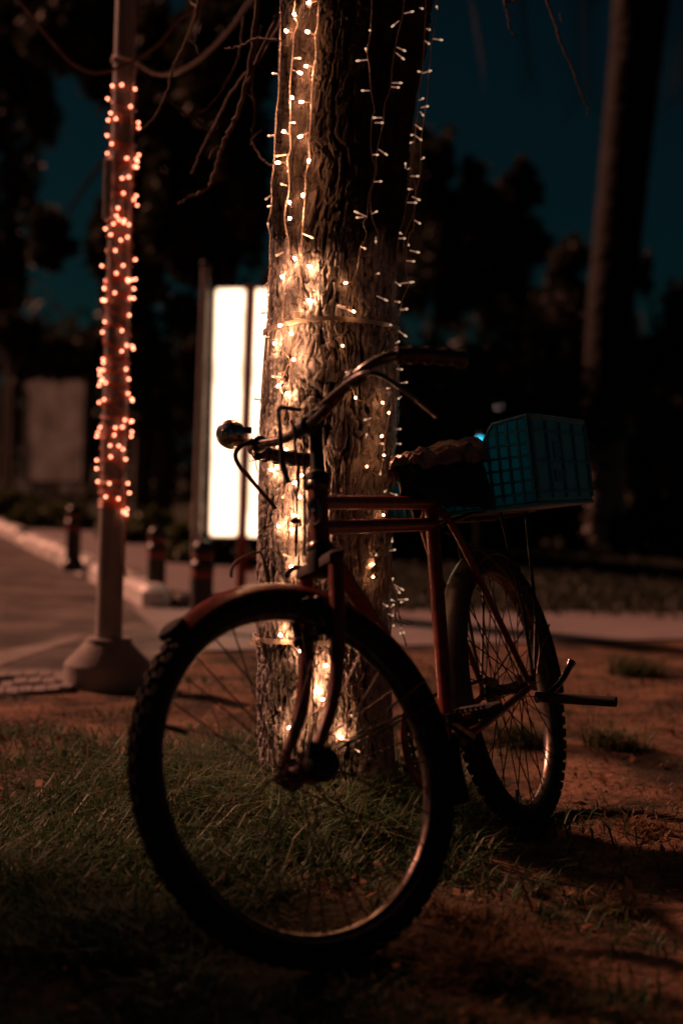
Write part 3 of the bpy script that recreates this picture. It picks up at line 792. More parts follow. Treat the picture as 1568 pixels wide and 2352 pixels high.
# the wound string
z_hi, z_lo = at(285, 205, LD).z, at(257, 1150, LD).z
ws = thing('light_string', lp(z_hi), 'copper-red fairy light string wound down the lamp post, every bulb lit', 'string lights')
def helix(turns, ph, zt, zbm, wob):
    P = []
    n = turns * 26
    for k in range(n + 1):
        t = k / n
        z = zt + (zbm - zt) * t + wob * math.sin(k * .37 + ph) + .022 * math.sin(k * .043 + ph) + .010 * math.sin(k * .11)
        a = 2 * math.pi * turns * t + ph
        r = lr(z) + .005
        P.append(lp(z) + Vector((math.cos(a) * r, math.sin(a) * r, 0)))
    return P
w1_ = helix(34, 0, z_hi, z_lo, .010); w2_ = helix(21, 2.0, z_hi - .12, z_lo - .01, .016)
MB().tube(w1_, .0026, 5).build('wire', M['red_wire'], ws)
MB().tube(w2_, .0026, 5).build('wire', M['red_wire'], ws)
for k in range(3):
    z = z_lo - .012 * k
    MB().tube([lp(z) + Vector((math.cos(t) * (lr(z) + .004), math.sin(t) * (lr(z) + .004), 0)) for t in np.linspace(0, 2 * np.pi, 21)[:-1]], .0035, 5, closed=True).build('wire', M['red_wire'], ws)
tailp = [lp(z_lo) + Vector((.04, -.03, 0)), lp(z_lo - .03) + Vector((.058, -.03, 0)), lp(z_lo - .12) + Vector((.056, -.02, 0)), lp(z_lo - .25) + Vector((.054, -.01, 0))]
MB().tube(smooth_path(tailp, 5), .003, 5).build('wire', M['red_wire'], ws)
mbr = MB().lathe([(.0015, 0), (.003, .002), (.003, .012)], (0, 0, 0), (0, 0, 1), 6, 0).ball((0, 0, .016), .0044, 8, 6, 1)
RB = mbr.mesh('lit_copper_bulb', [M['red_wire'], M['red_lit']])
rb = random.Random(3)
for P, step in ((w1_, 9), (w2_, 9)):
    k = 2
    while k < len(P):
        p = P[k]
        c = lp(p.z)
        o_ = Vector((p.x - c.x, p.y - c.y, 0)).normalized()
        if o_.y < .35:                                   # the far side of the pole shows none
            d = (o_ * rb.uniform(.5, 1) + Vector((rb.uniform(-.6, .6), rb.uniform(-.4, .2), rb.uniform(-.8, .9)))).normalized()
            put_bulb(ws, RB, p, p + d * .0265)
        k += rb.choice((2, 4, step - 2, step, step + 2, step + 7))
for k in range(3): put_bulb(ws, RB, tailp[1], tailp[1] + Vector((rb.uniform(-.02, .01), -.015, -.015 * k)))

# cables slung from the strap and past the post
wc = [z1(*p) for p in [(825, 352), (860, 392), (950, 452), (1060, 465), (1180, 420), (1300, 330), (1450, 170), (1568, 0), (1640, -110)]]
MB_ = MB().tube(smooth_path([at(x, y, LD - .02 - .12 * i / 8) for i, (x, y) in enumerate(wc)], 6), .0075, 7)
tag(MB_.build('hanging_cable', M['cable']), 'pale cable slung from the lamp post strap up towards the tree', 'cable')
bc = [z1(*p) for p in [(60, -90), (120, 0), (180, 72), (330, 262), (450, 392), (600, 455), (760, 420), (860, 370), (1000, 270), (1120, 120), (1235, 45), (1290, -20)]]
MB_ = MB().tube(smooth_path([at(x, y, LD - .35) for (x, y) in bc], 6), .0065, 7)
tag(MB_.build('hanging_cable', M['brown_cable']), 'brown cable sagging across the front of the lamp post', 'cable')

# ------------------------------------------------------------------ lit sign on its red post
SD = gnd(556, 1395).y
def sp(x, y): return at(x, y, SD)
sg = thing('lit_sign', Vector((sp(556, 1395).x, SD, 0)), 'overexposed white light-box sign in two panes on a red post', 'sign')
MB().tube([Vector((sp(552, 1395).x, SD, -.05)), sp(556, 1240), sp(577, 655)], .030, 10).build('post', M['sign_red'], sg)
def pane(xa, ya, xb, yb, xc, yc, xd, yd, depth=.07, dy=0.0):
    """corners clockwise from top left, rounded"""
    C = [sp(*q) + Vector((0, dy, 0)) for q in ((xa, ya), (xb, yb), (xc, yc), (xd, yd))]
    out = []
    for i, c in enumerate(C):
        p, n = C[i - 1], C[(i + 1) % 4]
        a, e = (p - c).normalized() * .022, (n - c).normalized() * .022
        out += [c + a, c + (a + e) * .29, c + e]
    return out
L1 = pane(494, 661, 566, 661, 547, 1233, 480, 1233)
L2 = pane(582, 661, 640, 664, 622, 1236, 562, 1234)
def lit_pane(P):
    """acrylic sheet with an inset ring, so that it can glow less at its rim"""
    c = sum(P, Vector()) / len(P)
    hw = min(abs(P[0].x - c.x), abs(P[4].x - c.x))
    Q = [Vector((c.x + (p.x - c.x) * (1 - .034 / hw), p.y, c.z + (p.z - c.z) * (1 - .034 / .75))) for p in P]
    n = len(P); V_ = P + Q + [c] + [p + Vector((0, .012, 0)) for p in P]
    F_ = [(k, (k + 1) % n, n + (k + 1) % n, n + k) for k in range(n)] + [(n + k, n + (k + 1) % n, 2 * n) for k in range(n)]
    F_ += [((k + 1) % n, k, 2 * n + 1 + k, 2 * n + 1 + (k + 1) % n) for k in range(n)]
    o = MB().add(V_, F_).build('pane', M['sign_lit'], sg)
    at_ = o.data.attributes.new('inner', 'FLOAT', 'POINT')
    at_.data.foreach_set('value', [0.0] * n + [1.0] * (n + 1) + [0.0] * n)
lit_pane(L1); lit_pane(L2)
MB().prism(pane(490, 655, 645, 660, 626, 1240, 476, 1239, dy=.014), (0, .10, 0)).build('housing', M['sign_dark'], sg)
# second, lower rail and plate of the same post seen below the box
for yy in (1276, 1306): MB().box(sp(575, yy) + Vector((0, -.035, 0)), (.035, 0, 0), (0, .008, 0), (0, 0, .018), .004).build('cross_rail', M['sign_red'], sg)

# ------------------------------------------------------------------ bollards, slim pole, notice board
def bollard_tree():
    r = bpy.data.objects.new('bollard', None); COL.objects.link(r)
    prof = [(.075, -.04), (.075, .03), (.058, .05), (.056, .30), (.062, .31), (.062, .335), (.050, .35), (.052, .385), (.058, .395), (.056, .42), (.040, .445), (.012, .456)]
    MB().lathe(prof, (0, 0, 0), (0, 0, 1), 16).build('body', M['bollard'], r)
    MB().lathe([(.0575, .262), (.0585, .264), (.0585, .296), (.0575, .298)], (0, 0, 0), (0, 0, 1), 16, cap=False).build('band', M['bollard_red'], r)
    MB().lathe([(.0537, .358), (.0547, .36), (.0555, .378), (.0545, .380)], (0, 0, 0), (0, 0, 1), 16, cap=False).build('band', M['bollard_red'], r)
    return r
def copy_tree(o, parent=None):
    c = o.copy(); COL.objects.link(c); c.parent = parent
    for ch in list(o.children): copy_tree(ch, c)
    return c
bp0 = bollard_tree()
BP = [((462, 1442), 'banded iron bollard closest to the bicycle front wheel', 0.02), ((358, 1378), 'dark iron bollard between the lamp post and the slim pole', .02), ((168, 1300), 'dark iron bollard left of the lamp post, beside the kerb', .085)]
for i, ((x, y), lab, zg) in enumerate(BP):
    o = bp0 if i == 0 else copy_tree(bp0)
    g = gnd(x, y, zg)
    o.location = (g.x, g.y, zg)
    o.scale = (1, 1, 1.0)
    tag(o, lab, 'bollard', 'bollards along the pavement')
spb = gnd(446, 1392)
sl = thing('slim_pole', (spb.x, spb.y, 0), 'slim galvanised pole standing left of the lit sign', 'pole')
t_ = at(473, 612, spb.y); b_ = Vector((spb.x, spb.y, -.05))
MB().tube([b_, b_ + (t_ - b_) * .5, t_], [.030, .029, .026], 12).build('tube', M['galv'], sl)
MB().lathe([(.034, 0), (.034, .02), (.02, .035)], t_, (0, 0, 1), 10).build('cap', M['bollard'], sl)
for f_ in (.24, .30): MB().lathe([(.033, 0), (.035, .006), (.035, .03), (.033, .036)], b_ + (t_ - b_) * f_, (t_ - b_), 12).build('clamp', M['galv'], sl)

ND = 19.0
nb = thing('notice_board', (at(120, 1200, ND).x, ND, 0), 'dim grey notice board on a stub leg behind the shrubs', 'notice board')
def nd(px, py): return at(px, py, ND - (px - 48) * .0070)
back = Vector((.75, .66, 0)).normalized() * .05
q = [nd(56, 874), nd(196, 868), nd(188, 1104), nd(48, 1104)]
MB().prism(q, back).build('panel', M['board'], nb)
qf = [nd(50, 866), nd(203, 860), nd(194, 1112), nd(41, 1112)]
MB().prism([p + back * 1.05 for p in qf], back).build('frame', M['sign_dark'], nb)
MB().box(Vector((at(110, 1130, ND).x, ND + .05, .45)), (.14, 0, 0), (0, .03, 0), (0, 0, .30), .01).build('leg', M['board'], nb)
MB().tube([Vector((at(20, 1130, ND).x, ND + .1, -.05)), at(28, 862, ND + .1)], .035, 8).build('side_post', M['pole'], nb)

# far lamps
def far_lamp(px, py, D, r, mt, label):
    p = at(px, py, D)
    t = thing('garden_lamp', (p.x, D, 0), label, 'lamp', 'far lamps in the park')
    MB().tube([(p.x, D, -.05), (p.x, D, p.z - r * .8)], .022, 8).build('post', M['bollard'], t)
    MB().ball(p, r, 14, 10).build('globe', mt, t)
    MB().lathe([(r * .3, 0), (r * .55, .01), (r * .2, .05)], p + Vector((0, 0, r * .92)), (0, 0, 1), 10).build('cap', M['bollard'], t)
far_lamp(208, 859, 18, .046, M['globe_warm'], 'small glowing yellow globe lamp left of the lamp post')
far_lamp(1149, 941, 24, .085, M['globe_white'], 'dim whitish globe lamp far behind above the crate')
far_lamp(1102, 1014, 12, .036, M['globe_cyan'], 'cyan lamp glowing far behind between saddle and crate')

# ------------------------------------------------------------------ leaves for trees and shrubs
def leaf_cloud(blobs, n, size, seed, hollow=.25):
    """small leaf faces spread through ellipsoids (centre, (rx, ry, rz), weight)"""
    g = np.random.default_rng(seed)
    W = np.array([w for *_, w in blobs], float); W /= W.sum()
    idx = g.choice(len(blobs), n, p=W)
    C = np.array([tuple(b_[0]) for b_ in blobs])[idx]; R = np.array([b_[1] for b_ in blobs])[idx]
    d = g.normal(size=(n, 3)); d /= np.linalg.norm(d, axis=1)[:, None]
    rad = (hollow + (1 - hollow) * g.random(n) ** .6)[:, None]
    wob = 1 + .30 * (vnoise(d[:, 0] * 4 + idx * 3.1 + 50, d[:, 2] * 4 + idx * 1.7 + 50, seed)[:, None] - .5) * 2
    P = C + d * rad * R * wob
    a = g.normal(size=(n, 3)); a /= np.linalg.norm(a, axis=1)[:, None]
    c = np.cross(a, g.normal(size=(n, 3))); c /= np.linalg.norm(c, axis=1)[:, None]
    s = size * (.6 + .8 * g.random(n))[:, None]
    V = np.stack([P - a * s, P + c * s * .38, P + a * s, P - c * s * .38], 1).reshape(-1, 3)
    F = np.arange(n * 4).reshape(-1, 4)
    return V, F, np.repeat(g.random(n), 4)

def leafy_tree(name, base, label, cat, blobs, trunk, n, size, seed, leafm='leaf', group=None, r0_=.12):
    t = thing(name, base, label, cat, group)
    if trunk:
        P = smooth_path(trunk, 6)
        MB().tube(P, [r0_ * (1 - .65 * i / (len(P) - 1)) for i in range(len(P))], 10).build('trunk', M['dark_bark'], t)
        for bl in blobs[:5]:                             # a limb into each clump
            c = Vector(bl[0]); s = P[len(P) * 2 // 3]
            MB().tube(smooth_path([s, (s + c) / 2 + Vector((0, 0, .05 * (c - s).length)), c], 4), [r0_ * .35 * (1 - .08 * k) for k in range(9)], 6).build('limb', M['dark_bark'], t)
    gs = random.Random(seed); frag = []                  # break each mass into ragged smaller clumps
    for (c, rd, w) in blobs:
        c = Vector(c)
        for k in range(9):
            d = Vector((gs.gauss(0, .5), gs.gauss(0, .5), gs.gauss(0, .5)))
            if d.length > .95: d *= .95 / d.length
            s_ = gs.uniform(.22, .55)
            frag.append((c + Vector((d.x * rd[0], d.y * rd[1], d.z * rd[2])), (rd[0] * s_, rd[1] * s_, rd[2] * s_ * gs.uniform(.6, 1.2)), w * s_))
        frag.append((c, (rd[0] * .7, rd[1] * .7, rd[2] * .7), w * .8))
    V, F, tn = leaf_cloud(frag, n, size, seed)
    link('crown', np_mesh('crown', V, F, M[leafm], {'tone': tn}, False), t)
    return t

def blob(px, py, D, rx, ry, w=1.0, dep=None):
    """ellipsoid from its pixel centre and pixel radii at depth D"""
    k = D / FPX
    return (at(px, py, D), (rx * k, dep or max(rx, ry) * k * .7, ry * k), w)

GT = 'dark trees behind the park'
def bt(px, D): p = at(px, 1000, D); return Vector((p.x, D, -.05))
# left background: hanging dark crowns with gaps of sky
leafy_tree('park_tree', bt(20, 22), 'dark tree mass at the far left edge, behind the notice board', 'tree',
    [blob(10, 120, 22, 120, 260, 2), blob(-60, 420, 22, 110, 260, 2), blob(10, 640, 22, 60, 140, 1), blob(70, 60, 22, 110, 120, 1)],
    [bt(20, 22), at(30, 700, 22), at(20, 300, 22), at(40, -100, 22)], 14000, 1.25 * .085, 21, group=GT)
leafy_tree('park_tree', bt(200, 17), 'dark tree with hanging foliage behind the upper lamp post', 'tree',
    [blob(200, 70, 17, 130, 130, 2), blob(340, 230, 17, 100, 260, 3), blob(250, 560, 17, 60, 120, 1.2), blob(330, 600, 17, 90, 170, 2), blob(110, 560, 17, 50, 90, .8)],
    [bt(330, 17), at(330, 700, 17), at(300, 300, 17), at(260, -60, 17)], 18000, .105, 22, group=GT)
leafy_tree('park_tree', bt(520, 16), 'dark tree with hanging foliage between slim pole and tree trunk', 'tree',
    [blob(470, 120, 16, 120, 240, 2), blob(560, 400, 16, 90, 240, 2), blob(450, 520, 16, 80, 200, 2), blob(590, 80, 16, 80, 200, 1.5)],
    [bt(520, 16), at(530, 800, 16), at(520, 400, 16), at(520, -60, 16)], 18000, .105, 23, group=GT)
leafy_tree('park_tree', bt(380, 17), 'low reddish dark bushy tree behind the lamp post', 'tree',
    [blob(150, 820, 17, 100, 50, 1), blob(330, 830, 17, 120, 130, 2), blob(480, 850, 17, 110, 160, 2), blob(600, 850, 17, 80, 200, 1.5), blob(60, 800, 17, 70, 60, 1)],
    [bt(380, 17), at(380, 900, 17), at(390, 780, 17)], 15000, .085, 24, group=GT)
# right background: ragged silhouettes against the sky
leafy_tree('park_tree', bt(1010, 27), 'tall dark tree with pointed tops right of the trunk', 'tree',
    [blob(985, 560, 27, 90, 190, 3), blob(1022, 340, 27, 24, 66, .6), blob(1000, 420, 27, 45, 90, 1), blob(1090, 480, 27, 70, 90, 1.6), blob(1080, 390, 27, 30, 40, .5), blob(960, 400, 27, 50, 110, 1)],
    [bt(1000, 27), at(1000, 800, 27), at(1005, 500, 27)], 18000, .085, 25, group=GT)
leafy_tree('park_tree', bt(1170, 28), 'dark tree with ragged top left of the palm', 'tree',
    [blob(1160, 520, 28, 80, 110, 2), blob(1195, 400, 28, 36, 40, .6), blob(1215, 440, 28, 30, 26, .5), blob(1150, 650, 28, 120, 120, 2), blob(1240, 560, 28, 45, 45, .7), blob(1100, 620, 28, 100, 130, 2)],
    [bt(1160, 28), at(1160, 800, 28), at(1165, 560, 28)], 18000, .09, 26, group=GT)
leafy_tree('park_tree', bt(1290, 24), 'loose dark tree between ragged tree and palm trunk', 'tree',
    [blob(1290, 700, 24, 70, 130, 2), blob(1250, 820, 24, 110, 140, 2), blob(1310, 590, 24, 36, 50, .5), blob(1350, 780, 24, 60, 120, 1)],
    [bt(1290, 24), at(1290, 850, 24), at(1295, 640, 24)], 13000, .08, 27, group=GT)
leafy_tree('park_tree', bt(1530, 25), 'dark low tree at the right edge beyond the palm', 'tree',
    [blob(1530, 860, 25, 90, 150, 2), blob(1478, 640, 25, 16, 60, .3), blob(1600, 800, 25, 80, 150, 1.5), blob(1450, 850, 25, 60, 120, 1)],
    [bt(1530, 25), at(1530, 900, 25), at(1500, 720, 25)], 12000, .085, 28, group=GT)
GS = 'dark shrubs on the far lawn'
for i, (px, py, D, rx, ry, lab) in enumerate([
        (990, 940, 14, 130, 220, 'dark round shrub on the lawn just right of the trunk'),
        (1190, 900, 17, 140, 240, 'dark round shrub far behind the saddle'),
        (1300, 1000, 23, 110, 120, 'dark round shrub far behind the crate'),
        (1560, 1020, 16, 110, 170, 'dark round shrub at the right edge beyond the crate')]):
    leafy_tree('shrub', bt(px, D), lab, 'shrub', [blob(px, py, D, rx, ry, 2), blob(px - rx * .5, py + ry * .45, D, rx * .7, ry * .6, 1), blob(px + rx * .5, py + ry * .4, D, rx * .7, ry * .6, 1)] + [((bt(px + dx_, D).x, D, .32), (.42, .4, .42), .8) for dx_ in (-rx * .7, 0, rx * .7)], None, 12000, .07, 40 + i, group=GS)
GL = 'low green shrubs by the road'
for i, (px, py, D, rx, ry, lab) in enumerate([
        (40, 1165, 18.2, 60, 40, 'low dark green shrub at the left edge in front of the notice board'),
        (125, 1185, 16.6, 75, 42, 'rounded olive green shrub beside the kerb, below the notice board'),
        (350, 1210, 14.2, 90, 36, 'low green shrub behind the bollard near the lamp post'),
        (500, 1240, 11.5, 90, 40, 'low dark shrub behind the lit sign post')]):
    leafy_tree('shrub', bt(px, D), lab, 'shrub', [blob(px, py, D, rx, ry, 2, .35), blob(px - rx * .4, py + ry * .6, D, rx * .8, ry * .7, 1, .3), blob(px + rx * .4, py + ry * .6, D, rx * .8, ry * .7, 1, .3)] + [((bt(px + dx_, D).x, D, .10), (.30, .3, .16), .6) for dx_ in (-rx * .6, 0, rx * .6)], None, 6000, .05, 50 + i, 'shrub', GL)
# distant wood closing the view
wv, wf, wt = [], [], []
g_ = np.random.default_rng(5)
wb = [(Vector((x, 34 + g_.random() * 6, 1.4 + g_.random() * 1.2)), (3.2, 2.5, 2.6 + g_.random() * 1.4), 1) for x in np.arange(-26, 27, 2.2)]
V, F, tn = leaf_cloud(wb, 26000, .26, 71)
tag(link('distant_wood', np_mesh('distant_wood', V, F, M['leaf'], {'tone': tn}, False)), 'dark distant wood closing the view', 'wood', kind='stuff')
# lawn between path and trees (short grass), tree shade put into its dark colour
def blades(X, Y, Z, H, wd, lean, seed, tone):
    g = np.random.default_rng(seed); n = len(X)
    a = g.random(n) * 2 * np.pi
    dx, dy = np.cos(a), np.sin(a)
    la = lean * (.3 + g.random(n))
    b0 = np.stack([X, Y, Z - .01], 1)
    side = np.stack([-dy, dx, np.zeros(n)], 1) * (wd * (.6 + .8 * g.random(n)))[:, None]
    fw = np.stack([dx, dy, np.zeros(n)], 1)
    up = np.array([0, 0, 1.0])
    m1 = b0 + up * (H * .55)[:, None] + fw * (H * la * .35)[:, None]
    m2 = b0 + up * (H * (1 - .22 * la))[:, None] + fw * (H * la)[:, None]
    V = np.stack([b0 - side, b0 + side, m1 + side * .8, m1 - side * .8, m2], 1).reshape(-1, 3)
    o = np.arange(n)[:, None] * 5
    F = np.concatenate([o + [0, 1, 2], o + [0, 2, 3], o + [3, 2, 4]], 1).reshape(-1, 3)
    return V, F, np.repeat(tone, 5)
n = 26000
X = g_.uniform(-3, 6, n); Y = g_.uniform(8.6, 16, n)
okm = (X - k1.x) * kn.x + (Y - k1.y) * kn.y > 1.3
X, Y = X[okm], Y[okm]
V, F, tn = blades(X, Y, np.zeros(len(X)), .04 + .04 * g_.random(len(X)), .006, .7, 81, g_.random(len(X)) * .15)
tag(link('far_lawn', np_mesh('far_lawn', V, F, M['leaf'], {'tone': tn}, False)), 'short lawn beyond the footpath, its colour darkened for tree shade', 'lawn', kind='stuff')

# ------------------------------------------------------------------ palm on the right, limewashed foot
PDp = 18.0
pal = thing('palm_tree', bt(1380, PDp), 'thick leaning palm trunk with pale limewashed foot at right', 'palm tree')
cen = [(1250, 1385, 50), (1120, 1383, 47), (980, 1386, 48), (700, 1402, 50), (400, 1432, 52), (100, 1462, 56), (0, 1472, 60), (-300, 1495, 70)]
prow = sorted([(at(x, y, PDp).z, at(x, y, PDp).x, r * PDp / FPX) for (y, x, r) in cen])
pz, pxx, pr = map(np.array, zip(*prow))
zz = np.linspace(-.1, pz[-1], 260); aa = np.linspace(0, 2 * np.pi, 64, endpoint=False)
AA, ZZ = np.meshgrid(aa, zz)
ringr = np.abs(((ZZ / .11 + AA / (2 * np.pi) * 2) % 1) - .5) * 2
relp = np.clip(.5 * ringr + .5 * vnoise(AA / (2 * np.pi) * 18, ZZ / .06, 90, 18), 0, 1)
RRp = np.interp(ZZ, pz, pr) + relp * .045
PV = np.stack([np.interp(ZZ, pz, pxx) + RRp * np.cos(AA), PDp + RRp * np.sin(AA), ZZ], -1).reshape(-1, 3)
r0 = (np.arange(259)[:, None] * 64 + np.arange(64)[None, :]).ravel(); r1 = (np.arange(259)[:, None] * 64 + (np.arange(64)[None, :] + 1) % 64).ravel()
link('trunk', np_mesh('trunk', PV, np.stack([r0, r1, r1 + 64, r0 + 64], 1), M['palm_bark'], {'relief': relp.ravel()}), pal)
ptop = Vector((float(pxx[-1]), PDp, float(pz[-1]) - .1))
gp = random.Random(9)
for k in range(17):                                       # fronds arch out of the picture, dead ones hang
    a = 2 * math.pi * k / 17 + gp.uniform(-.2, .2); drop = gp.choice((.3, 1.2, 2.6)); L = gp.uniform(2.2, 3.0)
    h = Vector((math.cos(a), math.sin(a), 0))
    P = smooth_path([ptop, ptop + h * L * .35 + Vector((0, 0, .55)), ptop + h * L * .75 + Vector((0, 0, .25 - drop * .35)), ptop + h * L * (.95 - .1 * drop) + Vector((0, 0, -.3 - drop * .8))], 8)
    mb = MB().tube(P, [.025 * (1 - .8 * i / len(P)) for i in range(len(P))], 5)
    for i in range(3, len(P)):
        t = (P[i] - P[i - 1]).normalized(); s = t.cross(Vector((0, 0, 1))).normalized()
        for sd in (-1, 1):
            for q_ in (0, .5):
                p = P[i - 1] + (P[i] - P[i - 1]) * q_
                tip = p + s * sd * .42 + t * .28 - Vector((0, 0, .22))
                mb.add([p - t * .018, p + t * .018, tip], [(0, 1, 2)])
    mb.build('frond', M['dark_bark'], pal)

# ------------------------------------------------------------------ the bicycle
WR, WB = .3385, 1.08                                    # wheel radius, wheelbase
LEAN, STEER = math.radians(14.2), math.radians(27.1)
RCON = Vector((.4988, 3.4643, 0))
PSI = math.radians(-115.5)
HA = math.radians(69.7)
AX = Vector((1.021, 0, WR)); AD = Vector((-math.cos(HA), 0, math.sin(HA)))
STEERM = Matrix.Translation(AX) @ Matrix.Rotation(-STEER, 4, AD) @ Matrix.Translation(-AX)
XB = Matrix.Translation((RCON.x, RCON.y, -.004)) @ Matrix.Rotation(PSI, 4, 'Z') @ Matrix.Rotation(LEAN, 4, 'X')
HUBR, HUBF = Vector((0, 0, WR)), Vector((WB, 0, WR))
for _ in range(4):                                     # let the steered front wheel rest on the ground
    low = min((XB @ STEERM @ (HUBF + Vector((math.cos(t) * WR, 0, math.sin(t) * WR)))).z for t in np.linspace(0, 2 * np.pi, 181))
    XB = XB @ Matrix.Translation(HUBR) @ Matrix.Rotation((low + .006) / WB, 4, 'Y') @ Matrix.Translation(-HUBR)
XF = XB @ STEERM
bike = thing('bicycle', RCON, 'old red bicycle with knobbly tyres leaning by the lit tree, front wheel turned', 'bicycle')
def axp(z): return AX + AD * ((z - WR) / AD.z)

def ringmesh(prof, c, n=96, a0=0.0, a1=2 * math.pi, closed_prof=True):
    """revolve (radius, y) profile about the wheel axle"""
    full = abs(a1 - a0 - 2 * math.pi) < 1e-6
    m = len(prof); st = n if full else n + 1
    v, f = [], []
    for i in range(st):
        t = a0 + (a1 - a0) * i / n
        for (r, y) in prof: v.append(c + Vector((math.cos(t) * r, y, math.sin(t) * r)))
    for i in range(n):
        j = (i + 1) % st
        for k in range(m):
            l = (k + 1) % m
            f.append((i * m + k, j * m + k, j * m + l, i * m + l))
    if not full:
        f.append(tuple(range(m))); f.append(tuple((st - 1) * m + k for k in range(m - 1, -1, -1)))
    return v, f

M['spoke_steel'] = mat('spoke_steel', (.07, .05, .042), .45, .6)
SPOKE = MB().tube([(0, 0, 0), (0, 0, 1)], .0016, 5).mesh('spoke', M['spoke_steel'])
def wheel(hub, X, label, phase):
    rimp = [(.292, -.015), (.297, -.015), (.296, -.012), (.290, -.010), (.290, .010), (.296, .012), (.297, .015), (.292, .015), (.285, .012), (.282, .006), (.282, -.006), (.285, -.012)]
    rim = MB().add(*ringmesh(rimp, hub, 96)).build('wheel', M['chrome'], bike, X)
    rim['label'] = label
    tp = [(.3115 + .0235 * math.cos(t), .0265 * math.sin(t)) for t in np.linspace(0, 2 * np.pi, 15)[:-1]]
    ty = MB().add(*ringmesh(tp, hub, 96))
    N = 62
    for i in range(N):
        for (y, dr, off, hw, ht) in ((.0085, .0285, 0, .0065, .0085), (-.0085, .0285, .5, .0065, .0085), (.0215, .0205, .5, .0050, .0105), (-.0215, .0205, 0, .0050, .0105)):
            t = 2 * math.pi * (i + off) / N + phase
            er, et = Vector((math.cos(t), 0, math.sin(t))), Vector((-math.sin(t), 0, math.cos(t)))
            tilt = math.copysign(.75, y) if abs(y) > .015 else 0
            rr = er * math.cos(tilt) + Vector((0, 1, 0)) * math.sin(tilt)
            yy = Vector((0, 1, 0)) * math.cos(tilt) - er * math.sin(tilt)
            ty.box(hub + er * (.3115 + dr - .0045) + Vector((0, y, 0)), et * ht, yy * hw, rr * .0055)
    ty.build('tyre', M['black_rubber'], rim, X, 30)
    hb = MB().lathe([(.006, -.062), (.006, -.050), (.010, -.050), (.012, -.040), (.030, -.034), (.030, -.030), (.015, -.026), (.013, 0), (.015, .026), (.030, .030), (.030, .034), (.012, .040), (.010, .050), (.006, .050), (.006, .062)], hub, (0, 1, 0), 20)
    hb.build('hub', M['chrome'], rim, X)
    for i in range(36):
        side = 1 if i % 2 else -1
        ph = 2 * math.pi * i / 36 + phase
        lean = .62 * (1 if (i // 2) % 2 else -1)
        p0 = hub + Vector((.027 * math.cos(ph + lean * 1.35), side * .031, .027 * math.sin(ph + lean * 1.35)))
        p1 = hub + Vector((.284 * math.cos(ph), side * .004, .284 * math.sin(ph)))
        a, b_ = X @ p0, X @ p1
        o = link('spoke', SPOKE, rim)
        d = b_ - a
        o.matrix_basis = Matrix.Translation(a) @ d.to_track_quat('Z', 'Y').to_matrix().to_4x4() @ Matrix.Diagonal((1, 1, d.length, 1))
    va = math.pi - .62 + phase
    er = Vector((math.cos(va), 0, math.sin(va)))
    return rim
fw = wheel(HUBF, XF, 'front wheel turned sharply, dark knobbly tyre', .02)
rw = wheel(HUBR, XB, 'rear wheel seen nearly edge on', .05)
va = math.radians(31)
er = Vector((math.cos(va), 0, math.sin(va)))
MB().tube([HUBF + er * .283, HUBF + er * .248, HUBF + er * .236], [.0042, .0042, .0030], 8).build('valve', M['black_rubber'], fw, XF)
va = math.radians(-70); er = Vector((math.cos(va), 0, math.sin(va)))
MB().tube([HUBR + er * .283, HUBR + er * .250], .004, 8).build('valve', M['black_rubber'], rw, XB)

def tubeB(name, pts, r, mt, parent=None, X=None, n=14, smooth=False):
    P = smooth_path(pts, 6) if smooth else [Vector(p) for p in pts]
    if hasattr(r, '__len__') and len(r) != len(P): r = list(np.interp(np.linspace(0, 1, len(P)), np.linspace(0, 1, len(r)), r))
    return MB().tube(P, r, n).build(name, M[mt], parent or bike, X or XB)

# frame
BBK = Vector((.44, 0, .285))
SAD = Vector((-math.cos(math.radians(71)), 0, math.sin(math.radians(71))))
def seat(z): return BBK + SAD * ((z - BBK.z) / SAD.z)
tubeB('head_tube', [axp(.735), axp(.852)], .0195, 'red_paint')
for z0, z1_, r in ((.722, .742, .0245), (.846, .866, .0245)):
    MB().lathe([(r * .8, 0), (r, .005), (r, .013), (r * .82, (z1_ - z0))], axp(z0), AD, 20).build('headset_cup', M['dark_chrome'], bike, XB)
tubeB('top_tube', [axp(.822) + Vector((-.01, 0, 0)), seat(.812)], .0150, 'red_paint')
tubeB('top_tube', [axp(.772) + Vector((-.01, 0, 0)), seat(.762)], .0150, 'red_paint')
tubeB('down_tube', [axp(.745) + Vector((-.008, 0, 0)), BBK], .0165, 'red_paint')
tubeB('seat_tube', [BBK, seat(.835)], .0165, 'red_paint')
MB().lathe([(.020, -.036), (.022, -.030), (.022, .030), (.020, .036)], BBK, (0, 1, 0), 18).build('bottom_bracket', M['black_steel'], bike, XB)
for s in (-1, 1):
    tubeB('chain_stay', [BBK + Vector((-.02, s * .022, 0)), BBK + Vector((-.12, s * .045, .01)), HUBR + Vector((.02, s * .060, -.004))], [.011, .010, .008], 'red_paint', smooth=True)
    tubeB('seat_stay', [seat(.80) + Vector((0, s * .014, 0)), seat(.72) + Vector((-.06, s * .040, 0)), HUBR + Vector((.012, s * .060, .012))], [.009, .009, .007], 'red_paint', smooth=True)
    MB().prism([HUBR + Vector((.035, s * .062, -.006)), HUBR + Vector((.012, s * .062, .024)), HUBR + Vector((-.022, s * .062, .012)), HUBR + Vector((-.020, s * .062, -.018))], (0, s * .005, 0)).build('dropout', M['red_paint'], bike, XB)
